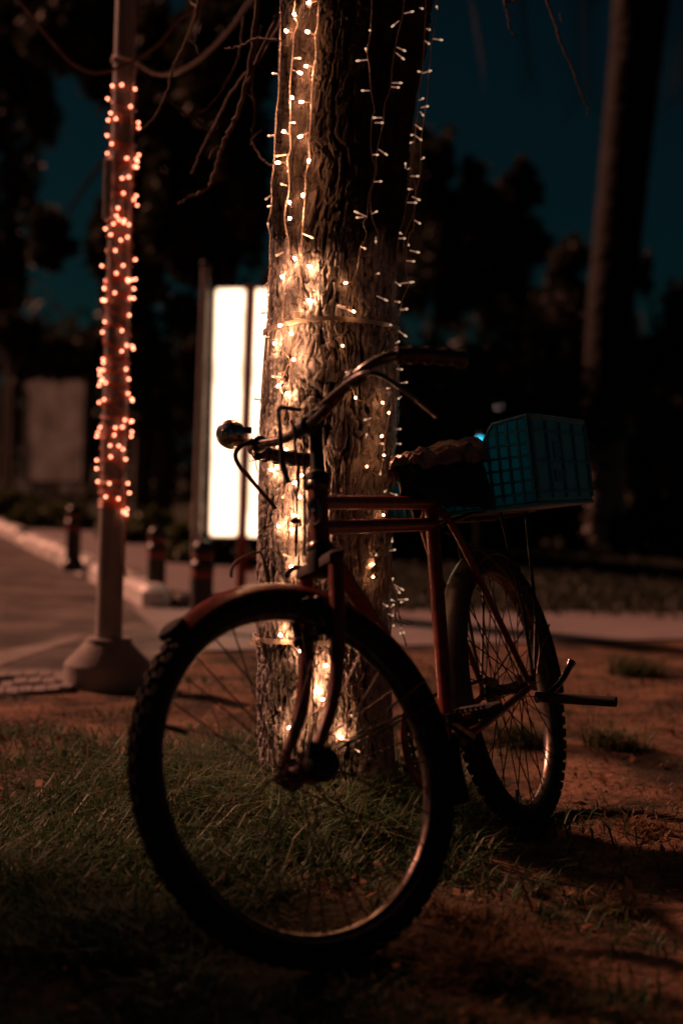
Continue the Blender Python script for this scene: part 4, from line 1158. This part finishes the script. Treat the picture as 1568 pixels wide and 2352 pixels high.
# badge on the head tube: oval plate with an eye-like ring
hb_o = axp(.795) + Vector((.0205, 0, 0)) * 1.0
nrm = Vector((AD.z, 0, -AD.x))
hb_o = axp(.797) + nrm * .0196
hs = Vector((0, 1, 0))
def oval(o, rx, rz, th, n=22): return [o + hs * (math.cos(t) * rx) + AD * (math.sin(t) * rz) - nrm * (3.2 * (math.cos(t) * rx) ** 2 / .0195 * .16) for t in np.linspace(0, 2 * np.pi, n + 1)[:-1]], nrm * th
M['badge'] = mat('badge_enamel', (.32, .36, .34), .35, .2, (60, (.16, .2, .19), .3, .6))
M['badge_dark'] = mat('badge_dark', (.03, .12, .12), .35)
bd = MB().prism(*oval(hb_o, .0155, .029, .0016)).build('head_badge', M['badge'], bike, XB)
MB().prism(*oval(hb_o + nrm * .0018 + AD * .004, .0085, .0085, .0008)).build('badge_ring', M['badge_dark'], bd, XB)
MB().prism(*oval(hb_o + nrm * .0028 + AD * .004, .0045, .0045, .0006)).build('badge_dot', M['badge'], bd, XB)

# fork
fk = MB().lathe([(.017, -.03), (.024, -.026), (.026, 0), (.024, .018), (.018, .022)], axp(.705), AD, 18)
fk.box(axp(.700), Vector((.018, 0, 0)), Vector((0, .062, 0)), AD * .014, .006)
fork = fk.build('fork_crown', M['crown_steel'], bike, XF)
for s in (-1, 1):
    P = [axp(.700) + Vector((0, s * .052, 0)), axp(.62) + Vector((0, s * .052, 0)), axp(.52) + Vector((.004, s * .053, 0)), axp(.44) + Vector((.020, s * .054, 0)), HUBF + Vector((-.012, s * .056, .03)), HUBF + Vector((0, s * .056, 0))]
    tubeB('fork_leg', P, [.0150, .0150, .0140, .0125, .0100, .0085], 'red_paint', fork, XF, 14, True)
    MB().lathe([(.013, 0), (.015, .003), (.015, .010), (.011, .016), (.008, .022)], HUBF + Vector((0, s * .059, 0)), (0, s, 0), 12).build('axle_nut', M['dark_chrome'] if s < 0 else M['black_steel'], fork, XF)
# black speedo-drive like lump on the near end of the axle
MB().lathe([(.020, -.012), (.031, -.008), (.033, .006), (.029, .018), (.014, .022)], HUBF + Vector((0, .062, 0)), (0, 1, 0), 16).box(HUBF + Vector((.010, .070, .026)), Vector((.014, 0, .006)), (0, .010, 0), Vector((-.006, 0, .014)), .004).build('hub_drive', M['black_steel'], fork, XF)

# fenders
def fender(hub, X, a0, a1, mt, w, name='fender', rr=None):
    R = rr or (WR + .014)
    half = [(R + .0 - .020 * (abs(y) / w) ** 2.2, y) for y in np.linspace(-w, w, 11)]
    prof = half + [(r - .0018, y * .97) for (r, y) in reversed(half)]
    return MB().add(*ringmesh(prof, hub, 48, math.radians(a0), math.radians(a1))).build(name, M[mt], bike, X)
ff = fender(HUBF, XF, 62, 186, 'red_paint', .033)
rf = fender(HUBR, XB, -2, 190, 'grey_fender', .034)
tipa = math.radians(61)
tp_ = HUBF + Vector((math.cos(tipa), 0, math.sin(tipa))) * (WR + .010)
MB().box(tp_, Vector((math.sin(tipa), 0, -math.cos(tipa))) * .020, (0, .030, 0), Vector((math.cos(tipa), 0, math.sin(tipa))) * .011, .010).build('rubber_tip', M['black_rubber'], ff, XF)
fa = math.radians(187)
fo = HUBF + Vector((math.cos(fa), 0, math.sin(fa))) * (WR + .012)
MB().prism([fo + Vector((0, -.034, .012)), fo + Vector((0, .034, .012)), fo + Vector((.030, .042, -.11)), fo + Vector((.030, -.042, -.11))], (-.003, 0, 0)).build('mud_flap', M['black_rubber'], ff, XF)
for (ang, dy) in ((172, .034), (164, .034), (172, -.034)):
    t = math.radians(ang)
    tubeB('stay', [HUBF + Vector((0, math.copysign(.060, dy), 0)), HUBF + Vector((math.cos(t), 0, math.sin(t))) * (WR - .005) + Vector((0, dy, 0))], .0024, 'dark_chrome', ff, XF, 6)
for ang in (158, 120):
    t = math.radians(ang)
    for dy in (-.036, .036):
        tubeB('stay', [HUBR + Vector((0, math.copysign(.064, dy), 0)), HUBR + Vector((math.cos(t), 0, math.sin(t))) * (WR - .002) + Vector((0, dy, 0))], .0026, 'dark_chrome', rf, XB, 6)
# brakes
for s in (-1, 1):
    bo = HUBF + (axp(.60) - HUBF).normalized() * .277
    br = MB().box(bo + Vector((.012, s * .036, -.006)), Vector((.028, 0, 0)), Vector((0, .006, 0)), Vector((0, 0, .008)), .003)
    br.box(bo + Vector((.014, s * .046, .018)), Vector((.010, 0, 0)), Vector((0, .007, 0)), Vector((0, 0, .042)), .004)
    br.box(bo + Vector((.030, s * .034, .052)), Vector((.026, 0, 0)), Vector((0, .010, 0)), Vector((0, 0, .010)), .004)
    br.build('brake_arm', M['black_steel'], bike, XF)

# stem and handlebar
stm = MB().lathe([(.0245, 0), (.0245, .012), (.0135, .022), (.0128, .118), (.015, .125), (.015, .150), (.010, .156)], axp(.864), AD, 18)
HC = axp(.972) + Vector((.030, 0, .004))
stm.tube([axp(.975), HC], [.014, .016], 12)
stem = stm.build('stem', M['black_steel'], bike, XF)
bar_half = [(.000, .000, .000), (.000, .035, .001), (-.002, .085, .008), (-.008, .150, .026), (-.022, .205, .040), (-.050, .245, .042), (-.100, .262, .034), (-.155, .270, .022), (-.210, .274, .010)]
barp = [HC + Vector((x, -y, z)) for (x, y, z) in reversed(bar_half[1:])] + [HC + Vector(p) for p in bar_half]
barP = smooth_path(barp, 5)
bar = MB().tube(barP, .0098, 14).build('handlebar', M['dark_chrome'], bike, XF)
MB().lathe([(.013, -.02), (.0185, -.016), (.0185, .016), (.013, .02)], HC, (0, 1, 0), 16).build('bar_clamp', M['black_steel'], bar, XF)
for s in (-1, 1):
    g = [HC + Vector((x, s * y, z)) for (x, y, z) in bar_half[5:]]
    g[0] = g[0] + (g[1] - g[0]) * .25
    P = smooth_path(g, 12)
    R = [.0158 + .0030 * max(0, math.sin(i * .78)) for i in range(len(P))]
    MB().tube(P, R, 14).build('grip', M['grip'], bar, XF)
    c0 = HC + Vector((-.018, s * .190, .036))
    if s < 0: lv = [at(x, y, D) for (x, y, D) in ((580, 1012, 2.99), (552, 1026, 2.97), (541, 1044, 2.97), (548, 1066, 2.98), (576, 1101, 3.02), (605, 1135, 3.05), (633, 1167, 3.08))]
    else: lv = [at(x, y, D) for (x, y, D) in ((745, 925, 2.75), (776, 897, 2.72), (815, 867, 2.68), (841, 857, 2.66), (872, 861, 2.65), (910, 884, 2.66), (956, 919, 2.69), (1003, 958, 2.72))]
    MB().tube(smooth_path(lv, 6), [.0062 - .0025 * i / (6 * len(lv) - 6) for i in range(6 * len(lv) - 5)], 8).build('brake_lever', M['rust_steel'] if s < 0 else M['dark_chrome'], bar)
    MB().lathe([(.014, -.012), (.0165, -.008), (.0165, .008), (.014, .012)], HC + Vector((-.014, s * .170, .032)), (0, 1, .15), 12).build('lever_clamp', M['black_steel'], bar, XF)
# bell at the bend on the rider's right
bc_ = at(529, 997, (XF @ (HC + Vector((-.02, -.22, .04)))).y - .02)
bdir = Vector((-.52, -.84, .13)).normalized()
M['bell'] = mat('bell_chrome', (.68, .64, .60), .24, 1.0, (60, (.35, .27, .22), .3, .5))
bell = MB().lathe([(.029, -.012), (.0315, -.010), (.0315, -.002), (.0305, .006), (.0265, .016), (.0190, .0215), (.0175, .0205), (.0165, .0225), (.0080, .0245), (.0075, .0235), (.0040, .0265), (.0010, .0268)], bc_, bdir, 28).build('bell', M['bell'], bar, sharp=30)
MB().tube([bc_ - bdir * .010, bc_ - bdir * .030, XF @ (HC + Vector((-.022, -.205, .042)))], .0065, 8).build('bell_bracket', M['black_steel'], bell)
MB().box(bc_ - bdir * .018 + Vector((.026, .0, .012)), Vector((.008, 0, 0)), Vector((0, .003, 0)), Vector((0, 0, .007)), .001).build('bell_lever', M['black_steel'], bell)

HD = (XF @ axp(.90)).y - .035
def atH(pts, D): return [at(x, y, D) for (x, y) in pts]
def zA(x, y): return (470.8 + x * .2197, 918.6 + y * .2197)
MB().tube(smooth_path(atH([zA(*p) for p in [(1010, 105), (900, 88), (800, 80), (770, 105), (775, 200), (785, 350)]], HD - .02), 5), .0040, 8).tube(atH([zA(*p) for p in [(785, 340), (810, 680), (870, 872)]], HD - .02), [.0046, .0056, .0060], 8).lathe([(.009, -.004), (.009, .004)], at(*zA(830, 690), HD - .022), (1, 0, -.2), 10).build('lamp_bracket', M['black_steel'], bike)
MB().tube(smooth_path(atH([zA(*p) for p in [(900, 210), (935, 300), (945, 380), (940, 480), (972, 650), (972, 800), (978, 900), (962, 965), (938, 950), (934, 925)]], HD), 6), .0032, 7).build('brake_cable', M['black_rubber'], bike)
MB().tube(atH([zA(*p) for p in [(958, 985), (962, 1150), (955, 1260), (955, 1420), (948, 1640)]], HD), .0024, 7).tube(atH([zA(*p) for p in [(955, 1300), (952, 1500)]], HD), .0038, 8).ball(at(*zA(945, 1265), HD), .0085, 10, 6, sc=(1.3, 1, .8)).build('brake_rod', M['dark_chrome'], bike)
MB().tube(atH([zA(*p) for p in [(1035, 380), (1038, 800), (1042, 1100), (1040, 1500), (1036, 1620)]], HD - .005), .0028, 7).build('brake_rod', M['black_steel'], bike)
MB().tube(smooth_path(atH([z7(*p) for p in [(1012, 330), (1030, 290), (1070, 268), (1115, 280), (1120, 320)]], HD + .0), 5), .0055, 8).build('brake_hook', M['black_steel'], bike)
MB().tube(smooth_path(atH([z7(*p) for p in [(668, 330), (668, 290), (690, 240), (740, 205), (830, 172), (858, 186), (885, 280), (915, 420), (950, 540), (968, 600)]], HD - .06), 6), .0030, 7).build('brake_cable', M['rust_steel'], bike)

# saddle in a torn plastic cover
tubeB('seat_post', [seat(.82), seat(.895)], .0115, 'dark_chrome')
MB().lathe([(.019, 0), (.022, .004), (.022, .016), (.018, .020)], seat(.822), SAD, 16).build('seat_clamp', M['black_steel'], bike, XB)
SX = seat(.905)
st_ = [(.165, .010, -.012, .020), (.155, .020, -.004, .030), (.12, .027, .004, .040), (.06, .036, .008, .046), (.00, .060, .012, .052), (-.05, .088, .020, .058), (-.09, .102, .028, .064), (-.125, .098, .030, .066), (-.145, .070, .024, .058), (-.150, .040, .020, .050)]
def saddle_shell(grow, skirt, seed, rough):
    v, f = [], []
    g = random.Random(seed); m = 25
    T0 = np.array(st_); xs = np.linspace(0, 1, len(st_)); xn = np.linspace(0, 1, 34)
    stn = list(zip(*[np.interp(xn, xs, T0[:, k]) for k in range(4)]))
    for i_, (x, w, z, dp) in enumerate(stn):
        for k in range(m):
            t = -1 + 2 * k / (m - 1)
            ang = t * 1.62
            y = math.sin(ang) * (w + grow) if abs(t) < .97 else math.copysign(w + grow, t)
            zz_ = z + (math.cos(ang) - 1) * dp * .55 * skirt + grow
            if abs(t) > .8: zz_ -= dp * .7 * skirt * (abs(t) - .8) / .2
            fold = rough * (math.sin(i_ * .9 + 3 * t + math.sin(t * 7)) * math.sin(t * 5 + i_ * .35)) if rough else 0
            v.append(SX + Vector((x * (1 + grow * 3) + g.uniform(-rough, rough) * .25, y + fold * .8, zz_ + .012 + fold + g.uniform(-rough, rough) * .3)))
    for i in range(len(stn) - 1):
        for k in range(m - 1):
            f.append((i * m + k, (i + 1) * m + k, (i + 1) * m + k + 1, i * m + k + 1))
    f.append(tuple(range(m - 1, -1, -1))); f.append(tuple((len(stn) - 1) * m + k for k in range(m)))
    return MB().add(v, f)
sad = saddle_shell(0, 2.1, 1, 0).build('saddle', M['vinyl'], bike, XB, 60)
cv = saddle_shell(.010, .75, 2, .0075)
for k in range(16):                                   # ragged folds of the plastic at nose and sides
    gq = random.Random(100 + k)
    x, w, z, dp = st_[gq.randrange(0, 6)]
    p = SX + Vector((x, -w if k % 3 else w, z - .005))
    e = Vector((gq.uniform(-.03, .03), gq.uniform(-.012, .012), -gq.uniform(.015, .04)))
    q_ = Vector((gq.uniform(.012, .03), 0, gq.uniform(-.01, .01)))
    cv.add([p, p + q_, p + q_ * .7 + e, p + e * .8], [(0, 1, 2, 3)])
cv.build('plastic_cover', M['bag'], sad, XB, 50)
for s in (-1, 1):
    H = [SX + Vector((-.085 + .016 * math.cos(t), s * .052 + .016 * math.sin(t), -.055 + t * .0019)) for t in np.linspace(0, 8 * np.pi, 60)]
    MB().tube(H, .0028, 6).build('spring', M['dark_chrome'], sad, XB)
    tubeB('rail', [SX + Vector((.13, s * .010, -.02)), SX + Vector((.03, s * .018, -.045)), SX + Vector((-.085, s * .050, -.055))], .0035, 'dark_chrome', sad, XB, 6, True)

# rack, crank, pedals, chain
rk = MB()
for s in (-1, 1): rk.tube([seat(.755) + Vector((-.015, s * .02, 0)), Vector((.16, s * .055, .772)), Vector((-.33, s * .060, .772))], .005, 8)
rk.tube([(-.33, -.060, .772), (-.345, 0, .772), (-.33, .060, .772)], .005, 8)
for x in (.12, .02, -.08, -.17, -.26): rk.tube([(x, -.057, .772), (x, .057, .772)], .004, 6)
rack = rk.build('rack', M['black_steel'], bike, XB)
for s in (-1, 1):
    for x in (-.04, -.24):
        tubeB('strut', [(x, s * .060, .771), (x * .5, s * .072, .52), HUBR + Vector((0, s * .070, .01))], .0042, 'black_steel', rack, XB, 7)
CA = math.radians(22)
CD = Vector((math.cos(CA), 0, math.sin(CA)))
M['reflector'] = mat('amber_reflector', (.22, .06, .01), .2, 0)
for s, d in ((1, CD), (-1, -CD)):
    c0 = BBK + Vector((0, s * .052, 0)); c1 = c0 + d * .165 + Vector((0, s * .012, 0))
    cr = MB().tube([c0, (c0 + c1) / 2, c1], [.014, .010, .011], 8).build('crank', M['dark_chrome'], bike, XB)
    pc = c1 + Vector((-.012, s * .066, 0))
    pdl = MB()
    for q_ in (-1, 1):
        pdl.box(pc + Vector((q_ * .036, 0, 0)), (.009, 0, 0), (0, .048, 0), (0, 0, .012), .004)
        pdl.box(pc + Vector((0, q_ * .046, 0)), (.036, 0, 0), (0, .005, 0), (0, 0, .011), .003)
    pdl.tube([c1, pc + Vector((0, s * .045, 0))], .008, 10)
    for q_ in np.linspace(-.035, .035, 7):
        pdl.box(pc + Vector((.036, q_, .0135)), (.008, 0, 0), (0, .002, 0), (0, 0, .002))
    pd_ = pdl.build('pedal', M['black_rubber'], cr, XB)
    MB().box(pc + Vector((.046, 0, 0)), (.002, 0, 0), (0, .010, 0), (0, 0, .005), .001).build('reflector', M['reflector'], cr, XB)
chy = -.048
cg = MB().add(*ringmesh([(.082, chy - .0015), (.092, chy - .0015), (.092, chy + .0015), (.082, chy + .0015)], BBK, 44))
for i in range(44):
    t = 2 * math.pi * i / 44; e = Vector((math.cos(t), 0, math.sin(t)))
    cg.box(BBK + e * .0945 + Vector((0, chy, 0)), Vector((-e.z, 0, e.x)) * .003, (0, .0014, 0), e * .0035)
for i in range(5):
    t = 2 * math.pi * i / 5; e = Vector((math.cos(t), 0, math.sin(t)))
    cg.tube([BBK + e * .012 + Vector((0, chy, 0)), BBK + e * .085 + Vector((0, chy, 0))], .005, 6)
cg.build('chainring', M['dark_chrome'], bike, XB)
ch = MB()
def chain_run(pts):
    P = smooth_path(pts, 1); dens = []
    for a, b_ in zip(P[:-1], P[1:]):
        m = int((b_ - a).length / .0127)
        dens += [(a + (b_ - a) * ((k + .5) / m), (b_ - a).normalized()) for k in range(m)]
    for i, (p, d) in enumerate(dens):
        ch.box(p, d * .0072, Vector((0, .0032 if i % 2 else .0044, 0)), d.cross(Vector((0, 1, 0))) * .0038)
Rr = .034
chain_run([BBK + Vector((0, chy, .095)), HUBR + Vector((0, chy, Rr))])
chain_run([BBK + Vector((0, chy, -.095)), HUBR + Vector((0, chy, -Rr))])
chain_run([BBK + Vector((.095 * math.cos(t), chy, .095 * math.sin(t))) for t in np.linspace(math.pi / 2, -math.pi / 2, 14)])
chain_run([HUBR + Vector((Rr * math.cos(t), chy, Rr * math.sin(t))) for t in np.linspace(math.pi / 2, 1.5 * math.pi, 6)])
ch.build('chain', M['dark_chrome'], bike, XB)
MB().lathe([(.036, -.003), (.036, .003)], HUBR + Vector((0, chy, 0)), (0, 1, 0), 18).build('sprocket', M['dark_chrome'], bike, XB)
gd = [(.098 + .012, chy - .014), (.098 + .012, chy - .012), (.078, chy - .012), (.078, chy - .014)]
MB().add(*ringmesh(gd, BBK, 20, math.radians(-70), math.radians(110))).build('chain_guard', M['red_paint'], bike, XB)
tubeB('foot_peg', [HUBR + Vector((0, .066, -.030)), HUBR + Vector((.005, .262, -.072))], .0125, 'black_rubber')
ks = [HUBR + Vector((.015, .070, -.035)), HUBR + Vector((-.015, .095, -.030)), HUBR + Vector((-.07, .115, -.008)), HUBR + Vector((-.115, .126, .018)), HUBR + Vector((-.130, .132, .030))]
tubeB('kickstand', ks, [.010, .008, .008, .009, .012], 'dark_chrome', smooth=True)
MB().tube(smooth_path([seat(.74) + Vector((-.02, .022, 0)), Vector((.10, .06, .66)), Vector((-.05, .066, .55)), Vector((-.10, .07, .44)), Vector((-.03, .07, .36))], 6), .0024, 6).build('brake_cable', M['rust_steel'], bike, XB)

# ------------------------------------------------------------------ blue crate on the rack
def crate_mat(name, k):
    m = bpy.data.materials.new(name); m.use_nodes = True
    n, l = m.node_tree.nodes, m.node_tree.links
    bb = n['Principled BSDF']; bb.inputs['Base Color'].default_value = (.05, .42, .60, 1); bb.inputs['Roughness'].default_value = .4
    t = n.new('ShaderNodeBsdfTranslucent'); t.inputs['Color'].default_value = (.05, .55, .64, 1)
    mx = n.new('ShaderNodeMixShader'); mx.inputs[0].default_value = k
    l.new(bb.outputs[0], mx.inputs[1]); l.new(t.outputs[0], mx.inputs[2]); l.new(mx.outputs[0], n['Material Output'].inputs['Surface'])
    return m
M['crate_thin'] = crate_mat('crate_thin_plastic', .8); M['crate_side'] = crate_mat('crate_thick_plastic', .07)
cz, CX0, CX1, CY, CH = .782, -.395, .080, .198, .215
XC = XB @ Matrix.Translation((0, 0, cz)) @ Matrix.Rotation(math.radians(-5.5), 4, 'X') @ Matrix.Translation((0, 0, -cz))
crate = thing('crate', XB @ Vector((CX1, 0, cz)), 'blue plastic crate with sloping front edge strapped behind the saddle', 'crate')
prof = [(CY, CH), (.108, .205), (.070, .150), (-CY, .128)]
def ctop(y):
    ys, zs_ = zip(*[(a, b_) for a, b_ in reversed(prof)])
    return float(np.interp(y, ys, zs_))
for x, dx in ((CX1, -.002), (CX0, .002)):
    MB().prism([(x, -CY, cz + .004), (x, CY, cz + .004)] + [(x, y, cz + z) for (y, z) in prof], (dx, 0, 0)).build('wall', M['crate_thin'], crate, XC)
MB().prism([(CX0 + .003, CY, cz + .004), (CX1 - .003, CY, cz + .004), (CX1 - .003, CY, cz + CH), (CX0 + .003, CY, cz + CH)], (0, -.002, 0)).build('wall', M['crate_side'], crate, XC)
MB().prism([(CX0 + .003, -CY, cz + .004), (CX1 - .003, -CY, cz + .004), (CX1 - .003, -CY, cz + .128), (CX0 + .003, -CY, cz + .128)], (0, .002, 0)).build('wall', M['crate_thin'], crate, XC)
MB().box(((CX0 + CX1) / 2, 0, cz + .002), ((CX1 - CX0) / 2 + .004, 0, 0), (0, CY + .004, 0), (0, 0, .006), .003).build('floor', M['crate'], crate, XC)
UB = MB().box((0, 0, 0), (.5, 0, 0), (0, .5, 0), (0, 0, .5)).mesh('rib', M['crate'])
def rib(c, size, name='rib'):
    o = link(name, UB, crate)
    o.matrix_basis = XC @ Matrix.Translation(c) @ Matrix.Diagonal((*size, 1))
for x, sg_ in ((CX1 + .003, 1), (CX0 - .003, -1)):
    for y in np.linspace(-CY + .004, CY - .004, 16):
        h = ctop(y) - .012
        rib(Vector((x, y, cz + .008 + h / 2)), (.011, .0058, h))
    for z in (.030, .060, .090, .120, .150, .180):
        y0 = -CY if z < .128 else (.045 if z < .15 else (.078 if z < .17 else .098))
        rib(Vector((x - sg_ * .0005, (y0 + CY) / 2, cz + z)), (.0105, CY - y0, .0052))
for x in np.linspace(CX0 + .006, CX1 - .006, 5): rib(Vector((x, CY + .0035, cz + .11)), (.010, .007, .190))
for z in (.030, .105, .180): rib(Vector(((CX0 + CX1) / 2, CY + .003, cz + z)), (CX1 - CX0 - .01, .0055, .006))
rib(Vector(((CX0 + CX1) / 2 + .03, CY + .0025, cz + .135)), (.075, .004, .040), 'name_plate')
rib(Vector(((CX0 + CX1) / 2 + .03, CY + .0025, cz + .070)), (.095, .004, .030), 'name_plate')
for x in np.linspace(CX0 + .006, CX1 - .006, 6): rib(Vector((x, -CY - .003, cz + .066)), (.006, .006, .115))
for s, x in ((1, CX1 + .002), (-1, CX0 - .002)):
    MB().tube([(x, y, cz + z) for (y, z) in prof], .0055, 8).build('rim', M['crate'], crate, XC)
MB().tube([(CX0, CY, cz + CH), (CX1, CY, cz + CH)], .006, 8).build('rim', M['crate'], crate, XC)
MB().tube([(CX0, -CY, cz + .128), (CX1, -CY, cz + .128)], .006, 8).build('rim', M['crate'], crate, XC)

# ------------------------------------------------------------------ grass, tufts, litter
g_ = np.random.default_rng(17)
def keep_off(X, Y):
    """grass grows on the soil only, thinning on the bare patch to the right and behind"""
    e = (e1 - e0); nrm_ = np.array([-e.y, e.x])
    left_ok = X > -1.35 - .0 * Y
    road = (X < -.62) & (Y > 5.15 + .0 * X)
    road |= Y > 6.75
    road |= (X + .9) ** 2 + (Y - LB.y) ** 2 < .17 ** 2
    return ~road
n = 120000
Y = 1.25 + (6.6 - 1.25) * g_.random(n) ** 1.25
half = Y * .30 + .15
X = (g_.random(n) * 2 - 1) * half
pat = .55 * vnoise(X * 2.4 + 30, Y * 2.4 + 30, 91) + .45 * vnoise(X * 9 + 30, Y * 9 + 30, 96)
green = turf_of(X, Y)
dens = np.clip(green, .05, 1) * np.clip(.30 + 2.2 * (pat - .32), .05, 1)
keep = (g_.random(n) < dens) & keep_off(X, Y)
X, Y, pat = X[keep], Y[keep], pat[keep]
tree_d = np.hypot((X + .04) / 1.0, (Y - 3.45))
H = (.026 + .042 * g_.random(len(X))) * (.35 + 1.9 * np.clip(pat - .2, 0, 1))
near = np.exp(-(tree_d / .42) ** 2)
H *= 1 + 1.5 * near * g_.random(len(X))
tone = np.clip(.02 + .28 * g_.random(len(X)) + .55 * (g_.random(len(X)) < .07), 0, 1)
V, F, tn = blades(X, Y, hg(X, Y), H, .0026, 1.05, 92, tone)
tag(link('grass', np_mesh('grass', V, F, M['grass'], {'tone': tn}, False)), 'short green grass under the bicycle', 'grass', kind='stuff')
# long ragged grass round the tree foot
n = 4200
a = g_.random(n) * 2 * np.pi; r = .16 + np.abs(g_.normal(0, .22, n))
X, Y = -.035 + r * np.cos(a) * 1.15, 3.56 + r * np.sin(a)
ok_ = (X < .35)
X, Y = X[ok_], Y[ok_]; n = len(X)
V, F, tn = blades(X, Y, hg(X, Y), .07 + .12 * g_.random(n), .0023, 1.45, 93, np.clip(.05 + .8 * g_.random(n) ** 2.5, 0, 1))
tag(link('long_grass', np_mesh('long_grass', V, F, M['grass'], {'tone': tn}, False)), 'long ragged grass round the foot of the tree', 'grass', kind='stuff')
# sparse dry stubble on the bare soil to the right and behind
n = 30000
Y = 1.4 + 5.2 * g_.random(n); X = (g_.random(n) * 2 - 1) * (Y * .30 + .1)
pat = vnoise(X * 3.1 + 60, Y * 3.1 + 12, 94)
keep = (g_.random(n) < np.clip((pat - .38) * 2.6, .03, 1)) & keep_off(X, Y)
X, Y = X[keep], Y[keep]
V, F, tn = blades(X, Y, hg(X, Y), .012 + .024 * g_.random(len(X)), .0020, 1.9, 95, g_.random(len(X)))
tag(link('dry_stubble', np_mesh('dry_stubble', V, F, M['dry'], {'tone': tn}, False)), 'dry straw stubble on the bare soil', 'dry grass', kind='stuff')
# straw tussocks one can pick out
def tussock(px, py, n, h, spread, mt, label, grp, seed):
    p = gnd(px, py)
    g = np.random.default_rng(seed)
    X = p.x + g.normal(0, spread, n); Y = p.y + g.normal(0, spread, n)
    V, F, tn = blades(X, Y, hg(X, Y), h * (.5 + .8 * g.random(n)), .0024, 1.5, seed + 1, g.random(n))
    o = link('grass_tussock', np_mesh('grass_tussock', V, F, M[mt], {'tone': tn}, False))
    tag(o, label, 'grass tuft', grp)
GTu = 'tussocks on the bare soil'
tussock(1120, 2225, 420, .085, .045, 'dry', 'straw tussock in the foreground below the front wheel, right side', GTu, 201)
tussock(1405, 2080, 160, .05, .03, 'dry', 'small straw tussock in the shade below the rear wheel', GTu, 203)
tussock(1455, 1548, 500, .11, .05, 'grass', 'dark weed tuft on the soil nearest the footpath at right', GTu, 205)
tussock(1412, 1728, 420, .085, .04, 'grass', 'dark weed tuft on the soil right of the rear wheel', GTu, 207)
tussock(1190, 1712, 350, .09, .035, 'grass', 'dark weed tuft seen through the rear wheel spokes', GTu, 209)
tussock(1480, 1905, 200, .045, .04, 'dry', 'pale straw patch on the lit soil at the right', GTu, 211)
tussock(1060, 2120, 130, .05, .03, 'dry', 'pale straw wisp beside the front tyre, lower right', GTu, 213)
# fallen leaves and crumbs of bark
n = 1500
Y = 1.4 + 5 * g_.random(n); X = (g_.random(n) * 2 - 1) * (Y * .28 + .1)
keep = keep_off(X, Y); X, Y = X[keep], Y[keep]; n = len(X)
a = g_.random(n) * 2 * np.pi; s = .006 + .014 * g_.random(n) ** 2; tl = g_.normal(0, .5, (n, 2))
P = np.stack([X, Y, hg(X, Y) + .006 + .02 * g_.random(n)], 1)
u = np.stack([np.cos(a), np.sin(a), tl[:, 0]], 1) * s[:, None]; w = np.stack([-np.sin(a), np.cos(a), tl[:, 1]], 1) * s[:, None] * .55
V = np.stack([P - u, P + w, P + u * 1.2, P - w], 1).reshape(-1, 3)
tag(link('leaf_litter', np_mesh('leaf_litter', V, np.arange(n * 4).reshape(-1, 4), M['litter'], {'tone': np.repeat(g_.random(n), 4)}, False)), 'scattered fallen leaves on the ground', 'leaves', kind='stuff')

# unseen tree added left of the view so that its crown shades the foreground
sc = Vector((-3.16, 4.22, 2.42))
adv = SUN_FROM; pdv = Vector((adv.y, -adv.x, 0))
sb = []
for k in range(16):
    gq = random.Random(300 + k)
    sb.append((sc + pdv * gq.uniform(-.62, .62) + adv * gq.uniform(-.35, .35) + Vector((0, 0, gq.uniform(-.30, .32))), (.30, .30, .22), 1))
leafy_tree('shade_tree', Vector((-3.1, 3.9, -.05)), 'small leafy tree, unseen, added beyond the left edge to shade the foreground', 'tree', sb,
    [Vector((-3.1, 3.9, -.05)), Vector((-3.08, 4.0, 1.0)), Vector((-3.15, 4.15, 2.0)), Vector((-3.15, 4.2, 2.6))], 2200, .055, 31, r0_=.06)
